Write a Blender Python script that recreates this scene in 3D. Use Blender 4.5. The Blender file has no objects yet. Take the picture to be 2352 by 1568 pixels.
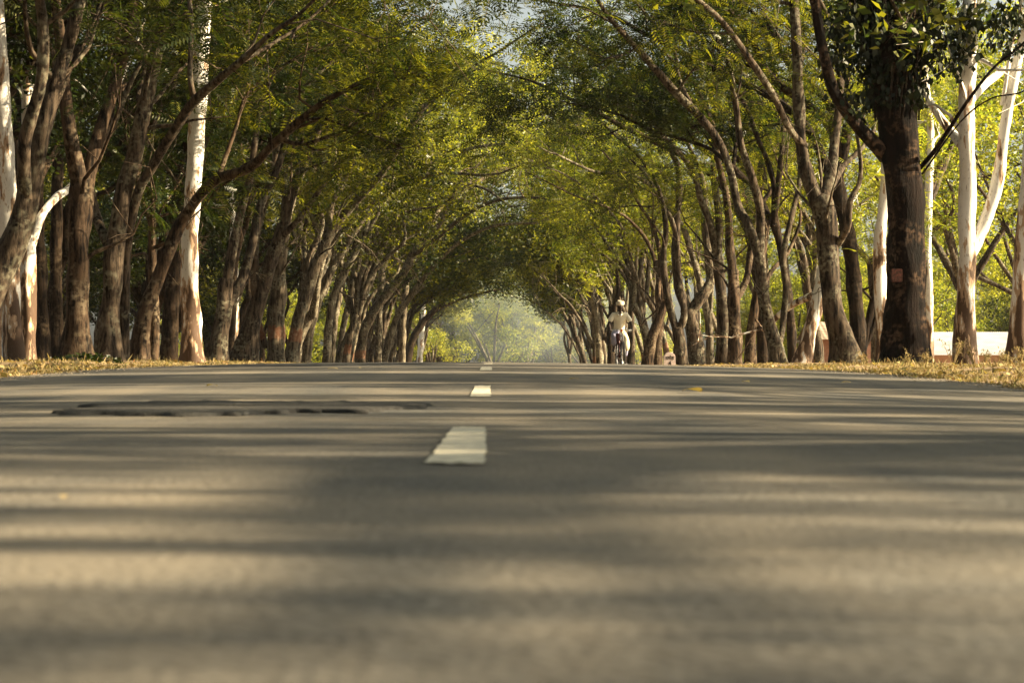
import bpy, bmesh, math, random
import numpy as np
from mathutils import Vector, Matrix

# ------------------------------------------------------------------ camera, light, exposure
scene = bpy.context.scene
EYE = 0.17                       # camera lies almost on the asphalt
F = 5000.0                       # focal length in units of a 2352 px wide picture
VX, VY = 1130.0, 826.0           # where the road direction / eye level fall in the picture

def W(px, py, D):
    """a point seen at (px,py) at depth D metres -> world"""
    return Vector(((px - VX) / F * D, D, EYE + (VY - py) / F * D))

cd = bpy.data.cameras.new("camera")
cam = bpy.data.objects.new("camera", cd)
scene.collection.objects.link(cam)
cam.location = (0, 0, EYE)
cam.rotation_euler = (math.radians(90) + math.atan((VY - 784) / F), 0, -math.atan((1176 - VX) / F))
cd.sensor_width = 23.6
cd.lens = 23.6 * F / 2352
cd.clip_start = 0.05
cd.clip_end = 6000
cd.dof.use_dof = True
cd.dof.focus_distance = 46
cd.dof.aperture_fstop = 5.6
scene.camera = cam

SUN_EL, SUN_AZ = 24.0, -4.0       # azimuth measured from +X towards +Y
sun_dir = Vector((math.cos(math.radians(SUN_EL)) * math.cos(math.radians(SUN_AZ)),
                  math.cos(math.radians(SUN_EL)) * math.sin(math.radians(SUN_AZ)),
                  math.sin(math.radians(SUN_EL))))
world = bpy.data.worlds.new("World")
scene.world = world
world.use_nodes = True
wt = world.node_tree
sky = wt.nodes.new('ShaderNodeTexSky')
sky.sky_type = 'NISHITA'
sky.sun_disc = False
sky.sun_elevation = math.radians(SUN_EL)
sky.sun_rotation = math.radians(90 - SUN_AZ)
sky.dust_density = 3.0
sky.air_density = 1.0
tint = wt.nodes.new('ShaderNodeMix'); tint.data_type = 'RGBA'; tint.blend_type = 'MULTIPLY'; tint.inputs[0].default_value = 1.0
tint.inputs[7].default_value = (1.0, 1.0, 0.90, 1)      # the camera's warm white balance
pale = wt.nodes.new('ShaderNodeHueSaturation'); pale.inputs['Saturation'].default_value = 0.4     # thin white haze over the whole sky
wt.links.new(sky.outputs[0], pale.inputs['Color']); wt.links.new(pale.outputs[0], tint.inputs[6])
wt.links.new(tint.outputs[2], wt.nodes['Background'].inputs[0])
wt.nodes['Background'].inputs[1].default_value = 0.05
sl = bpy.data.lights.new("sun", 'SUN')
sl.energy = 5.0
sl.angle = math.radians(0.5)
sl.color = (1.0, 0.81, 0.52)
so = bpy.data.objects.new("sun", sl)
so.rotation_euler = (-sun_dir).to_track_quat('-Z', 'Y').to_euler()
so.location = sun_dir * 60
scene.collection.objects.link(so)
scene.view_settings.view_transform = 'Standard'
scene.view_settings.look = 'None'
scene.view_settings.exposure = 2.05
scene.view_settings.gamma = 1.0
scene.cycles.max_bounces = 8
scene.cycles.diffuse_bounces = 4
scene.cycles.glossy_bounces = 2
scene.cycles.transmission_bounces = 6
scene.cycles.volume_bounces = 1
scene.cycles.caustics_reflective = False
scene.cycles.caustics_refractive = False

rng = np.random.default_rng(7)
random.seed(7)
COL = scene.collection

# ------------------------------------------------------------------ tagging
def tag(o, label=None, cat=None, group=None, kind=None):
    if label: o['label'] = label
    if cat: o['category'] = cat
    if group: o['group'] = group
    if kind: o['kind'] = kind
    return o

def empty(name, loc, label, cat, group=None, rz=0.0):
    o = bpy.data.objects.new(name, None)
    o.empty_display_size = 0.3
    o.location = loc
    o.rotation_euler = (0, 0, rz)
    COL.objects.link(o)
    tag(o, label, cat, group)
    return o

def link(name, me, mats, parent=None, smooth=True):
    o = bpy.data.objects.new(name, me)
    for m in (mats if isinstance(mats, (list, tuple)) else [mats]):
        me.materials.append(m)
    if smooth:
        me.polygons.foreach_set('use_smooth', [True] * len(me.polygons))
    COL.objects.link(o)
    if parent: o.parent = parent
    return o

# ------------------------------------------------------------------ mesh buffer (quads, numpy)
class QM:
    def __init__(s):
        s.v = []; s.f = []; s.m = []; s.n = 0
    def add(s, v, f, mat=0):
        v = np.asarray(v, dtype=np.float32).reshape(-1, 3)
        f = np.asarray(f, dtype=np.int32).reshape(-1, 4)
        s.v.append(v); s.f.append(f + s.n); s.m.append(np.full(len(f), mat, dtype=np.int32))
        s.n += len(v)
    def mesh(s, name):
        v = np.concatenate(s.v); f = np.concatenate(s.f); mi = np.concatenate(s.m)
        me = bpy.data.meshes.new(name)
        me.vertices.add(len(v)); me.vertices.foreach_set('co', v.ravel())
        me.loops.add(len(f) * 4); me.loops.foreach_set('vertex_index', f.ravel())
        me.polygons.add(len(f))
        me.polygons.foreach_set('loop_start', np.arange(0, len(f) * 4, 4, dtype=np.int32))
        me.polygons.foreach_set('loop_total', np.full(len(f), 4, dtype=np.int32))
        me.polygons.foreach_set('material_index', mi)
        me.update(calc_edges=True)
        return me

def catmull(P, R, step):
    """smooth polyline; P (n,3), R (n)"""
    P = np.asarray(P, float); R = np.asarray(R, float)
    if len(P) < 3:
        n = max(2, int(np.linalg.norm(P[1] - P[0]) / step) + 1)
        t = np.linspace(0, 1, n)[:, None]
        return P[0] * (1 - t) + P[1] * t, R[0] + (R[1] - R[0]) * t[:, 0]
    Q = np.vstack([2 * P[0] - P[1], P, 2 * P[-1] - P[-2]])
    out = []; ro = []
    for i in range(len(P) - 1):
        p0, p1, p2, p3 = Q[i:i + 4]
        n = max(1, int(np.linalg.norm(p2 - p1) / step))
        for k in range(n):
            t = k / n
            out.append(0.5 * (2 * p1 + (p2 - p0) * t + (2 * p0 - 5 * p1 + 4 * p2 - p3) * t * t + (3 * p1 - p0 - 3 * p2 + p3) * t ** 3))
            ro.append(R[i] + (R[i + 1] - R[i]) * t)
    out.append(P[-1]); ro.append(R[-1])
    return np.array(out), np.array(ro)

def tube(qm, P, R, seg=12, step=0.15, rough=0.10, flare=0.0, mat=0, cap=True, seed=0, closed_root=False):
    P, R = catmull(P, R, step)
    n = len(P)
    T = np.gradient(P, axis=0); T /= np.linalg.norm(T, axis=1)[:, None] + 1e-9
    up = np.array([1.0, 0, 0]) if abs(T[0][0]) < 0.9 else np.array([0, 1.0, 0])
    A = np.zeros((n, 3)); u = up - T[0] * up.dot(T[0]); u /= np.linalg.norm(u); A[0] = u
    for i in range(1, n):
        u = A[i - 1] - T[i] * A[i - 1].dot(T[i]); A[i] = u / (np.linalg.norm(u) + 1e-9)
    B = np.cross(T, A)
    s = np.concatenate([[0], np.cumsum(np.linalg.norm(np.diff(P, axis=0), axis=1))])
    th = np.linspace(0, 2 * np.pi, seg, endpoint=False)
    r = R[:, None] * np.ones((1, seg))
    if rough > 0:
        q = np.random.default_rng(seed + 11)
        for k in range(6):
            a, b, c, m = q.uniform(1.0, 7.0), q.uniform(0, 6.28), q.uniform(-1, 1), q.integers(1, 6)
            r *= 1 + rough * 0.45 * np.sin(a * s[:, None] + m * th[None, :] + b) 
        r *= 1 + q.normal(0, rough * 0.22, r.shape)
    if flare > 0:
        q = np.random.default_rng(seed + 5); ph = q.uniform(0, 6.28); k = q.integers(4, 7)
        e = np.exp(-s / (R[0] * 1.6))[:, None]
        r *= 1 + flare * e * (1 + 0.5 * np.sin(k * th[None, :] + ph))
    V = P[:, None, :] + r[:, :, None] * (np.cos(th)[None, :, None] * A[:, None, :] + np.sin(th)[None, :, None] * B[:, None, :])
    idx = np.arange(n * seg).reshape(n, seg)
    f = np.stack([idx[:-1], np.roll(idx[:-1], -1, 1), np.roll(idx[1:], -1, 1), idx[1:]], -1).reshape(-1, 4)
    V = V.reshape(-1, 3)
    if cap:
        V = np.vstack([V, P[-1] + T[-1] * R[-1] * 0.6])
        c = n * seg
        last = idx[-1]
        f = np.vstack([f, [[last[i], last[(i + 1) % seg], last[(i + 2) % seg], c] for i in range(0, seg, 2)]])
    qm.add(V, f, mat)
    return P, R

# ------------------------------------------------------------------ leaves
def frond_template(pairs, length, pin, wid, droop=0.18):
    vs = []; fs = []
    for i in range(pairs):
        t = (i + 0.6) / pairs
        x = length * t; z = -droop * length * t * t
        L = pin * (0.45 + 0.55 * math.sin(math.pi * min(1, 0.15 + 0.8 * t)))
        for sgn in (1, -1):
            ax = 0.35; ay = sgn * 0.93
            b = len(vs)
            vs += [(x, 0, z), (x + ax * L * .5 - wid * .5, ay * L * .5, z - .03 * L), (x + ax * L, ay * L, z - .22 * L), (x + ax * L * .5 + wid * .5, ay * L * .5, z - .03 * L)]
            fs.append((b, b + 1, b + 2, b + 3))
    return np.array(vs), np.array(fs)

def leaf_template(L, w):
    return np.array([(0, 0, 0), (L * .45, w * .5, .02 * L), (L, 0, -.12 * L), (L * .45, -w * .5, .02 * L)]), np.array([(0, 1, 2, 3)])

def spray_template(n, L, w, rad, q):
    """a small spray of n single leaves"""
    vs = []; fs = []
    for i in range(n):
        c = q.normal(0, rad, 3); a = q.uniform(0, 6.28); t = q.normal(0, 0.6); ro = q.normal(0, .8)
        v, f = leaf_template(L * q.uniform(.6, 1.3), w * q.uniform(.7, 1.3))
        M = np.array(Matrix.Rotation(a, 3, 'Z') @ Matrix.Rotation(t, 3, 'Y') @ Matrix.Rotation(ro, 3, 'X'))
        v = v @ M.T + c
        fs.append(f + len(vs) * 4); vs.append(v)
    return np.concatenate(vs), np.concatenate(fs)

_tq = np.random.default_rng(3)
TEMPL = {
    'near': [frond_template(9, .46, .13, .030), frond_template(8, .40, .12, .030, .3), frond_template(7, .34, .11, .028, .05)],
    'mid': [frond_template(5, .40, .14, .055), frond_template(4, .34, .13, .055, .3), frond_template(5, .36, .12, .05, .1)],
    'far': [spray_template(5, .20, .10, .16, _tq), spray_template(5, .22, .10, .18, _tq), spray_template(4, .22, .12, .16, _tq)],
    'bush': [spray_template(7, .15, .075, .10, _tq), spray_template(6, .18, .085, .12, _tq), spray_template(8, .13, .075, .10, _tq)],
    'ivy': [(leaf_template(.20, .12)[0] @ np.array([[.25, 0, -1], [0, 1, 0], [1, 0, .25]], float), leaf_template(1, 1)[1]),
            (leaf_template(.16, .11)[0] @ np.array([[-.2, 0, -1], [0, 1, 0], [1, 0, -.2]], float), leaf_template(1, 1)[1])],
}

def scatter(qm, centres, kind, q, tilt=0.45, scale=(0.75, 1.25), mat=0):
    centres = np.asarray(centres, float)
    if len(centres) == 0: return
    T = TEMPL[kind]
    which = q.integers(0, len(T), len(centres))
    for k, (tv, tf) in enumerate(T):
        c = centres[which == k]
        n = len(c)
        if n == 0: continue
        az = q.uniform(0, 2 * np.pi, n); ti = q.normal(0.15, tilt, n); ro = q.normal(0, tilt, n); s = q.uniform(scale[0], scale[1], n)
        ca, sa, ct, st, cr, sr = np.cos(az), np.sin(az), np.cos(ti), np.sin(ti), np.cos(ro), np.sin(ro)
        # R = Rz(az) Ry(ti) Rx(ro)
        M = np.empty((n, 3, 3))
        M[:, 0, 0] = ca * ct; M[:, 0, 1] = ca * st * sr - sa * cr; M[:, 0, 2] = ca * st * cr + sa * sr
        M[:, 1, 0] = sa * ct; M[:, 1, 1] = sa * st * sr + ca * cr; M[:, 1, 2] = sa * st * cr - ca * sr
        M[:, 2, 0] = -st; M[:, 2, 1] = ct * sr; M[:, 2, 2] = ct * cr
        v = np.einsum('nij,mj->nmi', M * s[:, None, None], tv) + c[:, None, :]
        f = tf[None] + (np.arange(n) * len(tv))[:, None, None]
        qm.add(v.reshape(-1, 3), f.reshape(-1, 4), mat)

# ------------------------------------------------------------------ materials
def newmat(name):
    m = bpy.data.materials.new(name); m.use_nodes = True
    nt = m.node_tree
    for n in list(nt.nodes): nt.nodes.remove(n)
    out = nt.nodes.new('ShaderNodeOutputMaterial')
    return m, nt, out

def N(nt, t, **kw):
    n = nt.nodes.new(t)
    for k, v in kw.items():
        if k.startswith('i_'):
            key = k[2:].replace('_', ' ')
            n.inputs[key].default_value = v
        else: setattr(n, k, v)
    return n

def ramp(nt, stops, fac, interp='LINEAR'):
    r = nt.nodes.new('ShaderNodeValToRGB'); r.color_ramp.interpolation = interp
    els = r.color_ramp.elements
    while len(els) > 2: els.remove(els[-1])
    for i, (p, c) in enumerate(stops):
        e = els[i] if i < 2 else els.new(p)
        e.position = p; e.color = (c[0], c[1], c[2], 1) if len(c) == 3 else c
    nt.links.new(fac, r.inputs[0])
    return r

def mixc(nt, fac, a, b, mode='MIX'):
    m = nt.nodes.new('ShaderNodeMix'); m.data_type = 'RGBA'; m.blend_type = mode
    for sock, val in ((m.inputs[0], fac), (m.inputs[6], a), (m.inputs[7], b)):
        if hasattr(val, 'is_linked') or hasattr(val, 'links'): nt.links.new(val, sock)
        elif isinstance(val, (int, float)): sock.default_value = val
        else: sock.default_value = (val[0], val[1], val[2], 1)
    return m.outputs[2]

def leaf_material(name, c_dark, c_mid, c_yel, trans=0.5, yel=0.22):
    m, nt, out = newmat(name)
    L = nt.links
    geo = N(nt, 'ShaderNodeNewGeometry')
    oi = N(nt, 'ShaderNodeObjectInfo')
    tc = N(nt, 'ShaderNodeTexCoord')
    ns = N(nt, 'ShaderNodeTexNoise', i_Scale=0.55, i_Detail=2.0)
    off = N(nt, 'ShaderNodeVectorMath', operation='ADD')
    L.new(tc.outputs['Object'], off.inputs[0]); L.new(oi.outputs['Location'], off.inputs[1])
    L.new(off.outputs[0], ns.inputs['Vector'])
    a = N(nt, 'ShaderNodeMath', operation='MULTIPLY_ADD'); a.inputs[1].default_value = 0.45
    L.new(geo.outputs['Random Per Island'], a.inputs[0])
    b = N(nt, 'ShaderNodeMath', operation='MULTIPLY'); b.inputs[1].default_value = 0.8
    L.new(ns.outputs['Fac'], b.inputs[0]); L.new(b.outputs[0], a.inputs[2])
    c = N(nt, 'ShaderNodeMath', operation='MULTIPLY_ADD'); c.inputs[1].default_value = 0.22
    L.new(oi.outputs['Random'], c.inputs[0]); L.new(a.outputs[0], c.inputs[2])
    r = ramp(nt, [(0.25, c_dark), (0.62, c_mid), (0.98, c_yel)], c.outputs[0])
    dif = N(nt, 'ShaderNodeBsdfDiffuse'); L.new(r.outputs[0], dif.inputs[0])
    tr = N(nt, 'ShaderNodeBsdfTranslucent')
    warm = mixc(nt, 1.0, r.outputs[0], (2.8, 2.6, 0.9), 'MULTIPLY')
    L.new(warm, tr.inputs[0])
    mx = N(nt, 'ShaderNodeMixShader'); mx.inputs[0].default_value = trans
    L.new(dif.outputs[0], mx.inputs[1]); L.new(tr.outputs[0], mx.inputs[2])
    gl = N(nt, 'ShaderNodeBsdfGlossy', i_Roughness=0.42); gl.inputs[0].default_value = (1, 1, .95, 1)
    mx2 = N(nt, 'ShaderNodeMixShader'); mx2.inputs[0].default_value = 0.02
    L.new(mx.outputs[0], mx2.inputs[1]); L.new(gl.outputs[0], mx2.inputs[2])
    L.new(mx2.outputs[0], out.inputs[0])
    return m

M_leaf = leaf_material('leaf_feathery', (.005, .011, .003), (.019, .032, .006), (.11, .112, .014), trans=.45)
M_leafdark = leaf_material('leaf_dark', (.004, .009, .003), (.011, .022, .005), (.04, .048, .01), trans=.3)  # also puts the shade of unlit crowns into the leaf colour
M_leafyel = leaf_material('leaf_yellow_green', (.030, .055, .010), (.085, .112, .018), (.23, .235, .045), trans=.55)  # brightened so the glow of sunlit crowns sits in the leaf colour
M_leafeuc = leaf_material('leaf_olive', (.05, .07, .022), (.08, .10, .03), (.16, .16, .05), trans=.35)
M_ivy = leaf_material('leaf_ivy', (.003, .006, .002), (.005, .010, .003), (.014, .02, .006), trans=.08)  # leaf colour darkened in place of shade on the ivy

def bark_material(name, c1, c2, c3, band=None, scale=1.0, bump=.5):
    m, nt, out = newmat(name)
    L = nt.links
    tc = N(nt, 'ShaderNodeTexCoord'); oi = N(nt, 'ShaderNodeObjectInfo')
    off = N(nt, 'ShaderNodeVectorMath', operation='ADD')
    L.new(tc.outputs['Object'], off.inputs[0])
    sc_ = N(nt, 'ShaderNodeVectorMath', operation='SCALE'); L.new(oi.outputs['Random'], sc_.inputs['Scale']); sc_.inputs[0].default_value = (13, 7, 9)
    L.new(sc_.outputs[0], off.inputs[1])
    mp = N(nt, 'ShaderNodeMapping'); mp.inputs['Scale'].default_value = (9 * scale, 9 * scale, 1.6 * scale)
    L.new(off.outputs[0], mp.inputs[0])
    n1 = N(nt, 'ShaderNodeTexNoise', i_Scale=1.6, i_Detail=6.0, i_Roughness=.7); L.new(mp.outputs[0], n1.inputs[0])
    n2 = N(nt, 'ShaderNodeTexNoise', i_Scale=2.2, i_Detail=3.0, i_Roughness=.6); L.new(off.outputs[0], n2.inputs[0])
    n3 = N(nt, 'ShaderNodeTexNoise', i_Scale=14.0, i_Detail=4.0); L.new(off.outputs[0], n3.inputs[0])
    base = ramp(nt, [(.40, c1), (.50, tuple((a + b) * .5 for a, b in zip(c1, c2))), (.57, c2)], n1.outputs['Fac'])
    lich = ramp(nt, [(.47, (0, 0, 0)), (.60, (1, 1, 1))], n2.outputs['Fac'])
    spot = ramp(nt, [(.44, (0, 0, 0)), (.62, (1, 1, 1))], n3.outputs['Fac'])
    mm = N(nt, 'ShaderNodeMath', operation='MULTIPLY'); L.new(lich.outputs[0], mm.inputs[0]); L.new(spot.outputs[0], mm.inputs[1])
    col = mixc(nt, mm.outputs[0], base.outputs[0], c3)
    if band:
        sep = N(nt, 'ShaderNodeSeparateXYZ'); L.new(tc.outputs['Object'], sep.inputs[0])
        nz = N(nt, 'ShaderNodeMath', operation='MULTIPLY_ADD'); nz.inputs[1].default_value = .35
        L.new(n3.outputs['Fac'], nz.inputs[0]); L.new(sep.outputs[2], nz.inputs[2])
        bd = ramp(nt, [(0.0, (0, 0, 0)), (.93, (0, 0, 0)), (.98, (.42, .42, .42)), (1.0, (.42, .42, .42))], nz.outputs[0])
        bu = N(nt, 'ShaderNodeMath', operation='LESS_THAN'); bu.inputs[1].default_value = 1.32; L.new(nz.outputs[0], bu.inputs[0])
        bb = N(nt, 'ShaderNodeMath', operation='MULTIPLY'); L.new(bd.outputs[0], bb.inputs[0]); L.new(bu.outputs[0], bb.inputs[1])
        col = mixc(nt, bb.outputs[0], col, band)
    v = N(nt, 'ShaderNodeHueSaturation'); L.new(col, v.inputs['Color'])
    vv = N(nt, 'ShaderNodeMath', operation='MULTIPLY_ADD'); vv.inputs[1].default_value = .5; vv.inputs[2].default_value = .75
    L.new(oi.outputs['Random'], vv.inputs[0]); L.new(vv.outputs[0], v.inputs['Value'])
    p = N(nt, 'ShaderNodeBsdfPrincipled', i_Roughness=.9); L.new(v.outputs[0], p.inputs['Base Color'])
    p.inputs['Specular IOR Level'].default_value = .15
    bp = N(nt, 'ShaderNodeBump', i_Strength=bump, i_Distance=.05); L.new(n1.outputs['Fac'], bp.inputs['Height']); L.new(bp.outputs[0], p.inputs['Normal'])
    L.new(p.outputs[0], out.inputs[0])
    return m

M_bark = bark_material('bark_grey_brown', (.006, .004, .003), (.085, .062, .042), (.165, .15, .105))
M_barkband = bark_material('bark_painted_band', (.018, .012, .008), (.135, .105, .072), (.21, .195, .14), band=(.26, .10, .05))
M_barkpale = bark_material('bark_pale_tan', (.013, .009, .006), (.15, .122, .085), (.25, .23, .17))
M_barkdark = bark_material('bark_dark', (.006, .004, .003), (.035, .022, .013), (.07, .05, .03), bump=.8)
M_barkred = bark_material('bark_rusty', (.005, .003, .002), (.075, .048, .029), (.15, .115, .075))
M_barkbig = bark_material('bark_big_trunk', (.002, .0015, .001), (.011, .006, .004), (.085, .052, .031), scale=.6, bump=1.0)  # near-black tones put the trunk's shade into the bark colour

def euc_material(name):
    m, nt, out = newmat(name)
    L = nt.links
    tc = N(nt, 'ShaderNodeTexCoord'); oi = N(nt, 'ShaderNodeObjectInfo')
    sc_ = N(nt, 'ShaderNodeVectorMath', operation='SCALE'); L.new(oi.outputs['Random'], sc_.inputs['Scale']); sc_.inputs[0].default_value = (31, 17, 23)
    off = N(nt, 'ShaderNodeVectorMath', operation='ADD'); L.new(tc.outputs['Object'], off.inputs[0]); L.new(sc_.outputs[0], off.inputs[1])
    mp = N(nt, 'ShaderNodeMapping'); mp.inputs['Scale'].default_value = (5.0, 5.0, 1.3); L.new(off.outputs[0], mp.inputs[0])
    n1 = N(nt, 'ShaderNodeTexNoise', i_Scale=1.5, i_Detail=4.0, i_Roughness=.55); L.new(mp.outputs[0], n1.inputs[0])
    n2 = N(nt, 'ShaderNodeTexNoise', i_Scale=9.0, i_Detail=3.0); L.new(mp.outputs[0], n2.inputs[0])
    sep = N(nt, 'ShaderNodeSeparateXYZ'); L.new(tc.outputs['Object'], sep.inputs[0])
    hh = N(nt, 'ShaderNodeMapRange'); hh.inputs[1].default_value = .2; hh.inputs[2].default_value = 2.6; hh.inputs[3].default_value = .16; hh.inputs[4].default_value = -.06
    L.new(sep.outputs[2], hh.inputs[0])
    ad = N(nt, 'ShaderNodeMath', operation='ADD'); L.new(n1.outputs['Fac'], ad.inputs[0]); L.new(hh.outputs[0], ad.inputs[1])
    base = ramp(nt, [(0, (.50, .49, .46)), (.44, (.68, .66, .61)), (.53, (.70, .67, .61)), (.54, (.46, .33, .22)), (.60, (.33, .22, .14)), (.625, (.09, .055, .035))], ad.outputs[0])
    sp = ramp(nt, [(.60, (0, 0, 0)), (.72, (.8, .8, .8))], n2.outputs['Fac'])
    col = mixc(nt, sp.outputs[0], base.outputs[0], (.16, .11, .08))
    p = N(nt, 'ShaderNodeBsdfPrincipled', i_Roughness=.75); L.new(col, p.inputs['Base Color']); p.inputs['Specular IOR Level'].default_value = .2
    bp = N(nt, 'ShaderNodeBump', i_Strength=.4, i_Distance=.02); L.new(ad.outputs[0], bp.inputs['Height']); L.new(bp.outputs[0], p.inputs['Normal'])
    L.new(p.outputs[0], out.inputs[0])
    return m
M_euc = euc_material('bark_eucalyptus')

def plain(name, col, rough=.7, var=0.0, scale=8.0, metal=0.0, spec=.3, bump=0.0, col2=None):
    m, nt, out = newmat(name)
    L = nt.links
    p = N(nt, 'ShaderNodeBsdfPrincipled', i_Roughness=rough, i_Metallic=metal); p.inputs['Specular IOR Level'].default_value = spec
    tc = N(nt, 'ShaderNodeTexCoord'); n1 = N(nt, 'ShaderNodeTexNoise', i_Scale=scale, i_Detail=4.0, i_Roughness=.6); L.new(tc.outputs['Object'], n1.inputs[0])
    c2 = col2 or tuple(c * (1 - var) for c in col)
    r = ramp(nt, [(.35, c2), (.65, col)], n1.outputs['Fac']); L.new(r.outputs[0], p.inputs['Base Color'])
    if bump:
        bp = N(nt, 'ShaderNodeBump', i_Strength=bump, i_Distance=.01); L.new(n1.outputs['Fac'], bp.inputs['Height']); L.new(bp.outputs[0], p.inputs['Normal'])
    L.new(p.outputs[0], out.inputs[0])
    return m

def asphalt_material(name, ca, cb, cdust):
    m, nt, out = newmat(name)
    L = nt.links
    tc = N(nt, 'ShaderNodeTexCoord')
    big = N(nt, 'ShaderNodeTexNoise', i_Scale=.7, i_Detail=5.0, i_Roughness=.6); L.new(tc.outputs['Object'], big.inputs[0])
    fin = N(nt, 'ShaderNodeTexNoise', i_Scale=45.0, i_Detail=4.0, i_Roughness=.75); L.new(tc.outputs['Object'], fin.inputs[0])
    vor = N(nt, 'ShaderNodeTexVoronoi', i_Scale=85.0); L.new(tc.outputs['Object'], vor.inputs[0])
    mp = N(nt, 'ShaderNodeMapping'); mp.inputs['Scale'].default_value = (2.2, .22, 1); L.new(tc.outputs['Object'], mp.inputs[0])
    trk = N(nt, 'ShaderNodeTexNoise', i_Scale=1.0, i_Detail=3.0); L.new(mp.outputs[0], trk.inputs[0])
    base = ramp(nt, [(.30, ca), (.70, cb)], fin.outputs['Fac'])
    bw = N(nt, 'ShaderNodeRGBToBW'); L.new(vor.outputs['Color'], bw.inputs[0])
    stone = mixc(nt, .35, base.outputs[0], bw.outputs[0], 'OVERLAY')
    d = ramp(nt, [(.42, (0, 0, 0)), (.75, (.65, .65, .65))], big.outputs['Fac'])
    c = mixc(nt, d.outputs[0], stone, cdust)
    d2 = ramp(nt, [(.40, (0, 0, 0)), (.70, (.4, .4, .4))], trk.outputs['Fac'])
    c = mixc(nt, d2.outputs[0], c, cdust)
    hs = N(nt, 'ShaderNodeHueSaturation'); L.new(c, hs.inputs['Color']); hs.inputs['Saturation'].default_value = .8
    p = N(nt, 'ShaderNodeBsdfPrincipled', i_Roughness=.82); L.new(hs.outputs[0], p.inputs['Base Color']); p.inputs['Specular IOR Level'].default_value = .25
    bp = N(nt, 'ShaderNodeBump', i_Strength=.4, i_Distance=.005); L.new(vor.outputs['Distance'], bp.inputs['Height']); L.new(bp.outputs[0], p.inputs['Normal'])
    L.new(p.outputs[0], out.inputs[0])
    return m
M_road = asphalt_material('asphalt', (.048, .050, .048), (.115, .114, .106), (.30, .24, .155))
M_patch = asphalt_material('tar_patch', (.012, .012, .012), (.050, .048, .045), (.075, .07, .06))
M_dirt = plain('dry_soil', (.30, .22, .135), .95, scale=3.0, col2=(.17, .12, .07), bump=.6, spec=.1)
M_paint = plain('road_paint', (.74, .69, .54), .6, scale=30.0, col2=(.42, .39, .31))
M_grass = None

def straw_material():
    m, nt, out = newmat('dry_grass')
    L = nt.links
    geo = N(nt, 'ShaderNodeNewGeometry')
    r = ramp(nt, [(0, (.16, .12, .035)), (.35, (.26, .20, .09)), (.7, (.42, .33, .17)), (.92, (.19, .20, .06)), (1.0, (.30, .12, .04))], geo.outputs['Random Per Island'])
    dif = N(nt, 'ShaderNodeBsdfDiffuse'); tr = N(nt, 'ShaderNodeBsdfTranslucent')
    L.new(r.outputs[0], dif.inputs[0]); L.new(r.outputs[0], tr.inputs[0])
    mx = N(nt, 'ShaderNodeMixShader'); mx.inputs[0].default_value = .35
    L.new(dif.outputs[0], mx.inputs[1]); L.new(tr.outputs[0], mx.inputs[2]); L.new(mx.outputs[0], out.inputs[0])
    return m
M_grass = straw_material()

# ------------------------------------------------------------------ ground form
_pd = [-20, 0, 3.6, 5.9, 10.4, 12.5, 17.2, 19.3, 24, 30, 40, 46, 50, 56, 70, 100, 150, 300, 3000]
_ph = [.17, .17, .174, .184, .185, .152, .083, .064, .048, .043, .045, .062, .088, .14, .30, .75, 1.5, 2.6, 3.2]
_gd = np.arange(-20, 400, .25)
_gh = np.interp(_gd, _pd, _ph)
_k = np.exp(-0.5 * (np.arange(-12, 13) / 4.0) ** 2); _k /= _k.sum()
_gh = np.convolve(np.pad(_gh, 12, mode='edge'), _k, 'valid')
def prof(D): return EYE - np.where(D < 399, np.interp(D, _gd, _gh), np.interp(D, _pd, _ph))
def sstep(a, b, x):
    t = np.clip((x - a) / (b - a), 0, 1); return t * t * (3 - 2 * t)
def road_z(X, D):
    return prof(D) - 0.045 * (X / 3.5) ** 2 - 0.02 * X / 3.5
def ground_z(X, D):
    X = np.asarray(X, float); D = np.asarray(D, float)
    Xc = np.clip(X, -3.5, 3.5)
    z = road_z(Xc, D)
    a = np.abs(X) - 3.5
    bump = .018 * np.sin(1.7 * X + .9 * D) + .015 * np.sin(.8 * D - 2.1 * X + 1) + .012 * np.sin(3.1 * D + X)
    z = z + np.where(a > 0, -.012 + bump * sstep(.3, 1.5, a) + .03 * sstep(.2, 1.5, a), -.05)
    # far sides fall away to fields
    z = z - 1.3 * sstep(6.5, 14, a) 
    return z
def gz(X, D): return float(ground_z(X, D))

def grid_mesh(name, xs, ys, zf):
    X, Y = np.meshgrid(xs, ys)
    Z = zf(X, Y)
    V = np.stack([X, Y, Z], -1).reshape(-1, 3)
    nx, ny = len(xs), len(ys)
    i = np.arange(nx * ny).reshape(ny, nx)
    f = np.stack([i[:-1, :-1], i[:-1, 1:], i[1:, 1:], i[1:, :-1]], -1).reshape(-1, 4)
    qm = QM(); qm.add(V, f)
    return qm.mesh(name)

xs = np.concatenate([-np.geomspace(2500, 16, 24), np.arange(-15, -3.6, .35), [-3.52, -3.4], np.arange(-3, 3.1, 1), [3.4, 3.52], np.arange(3.75, 15.1, .35), np.geomspace(16, 2500, 24)])
ys = np.concatenate([[-60, -30, -15, -8], np.arange(-4, 70, .35), np.arange(70, 200, 3), np.geomspace(200, 3500, 22)])
g = link('ground', grid_mesh('ground', xs, ys, ground_z), M_dirt)
tag(g, 'dry brown soil of the verges and fields beside the road', 'ground', kind='structure')
xs = np.linspace(-3.5, 3.5, 41)
q_ = np.random.default_rng(5)
ys = np.concatenate([np.arange(-20, 80, .2), np.arange(80, 420, 2)])
rm = grid_mesh('road', xs, ys, road_z)
co = np.empty(len(rm.vertices) * 3, dtype=np.float32); rm.vertices.foreach_get('co', co); co = co.reshape(-1, 3)
e = np.abs(co[:, 0]) > 3.45
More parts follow.
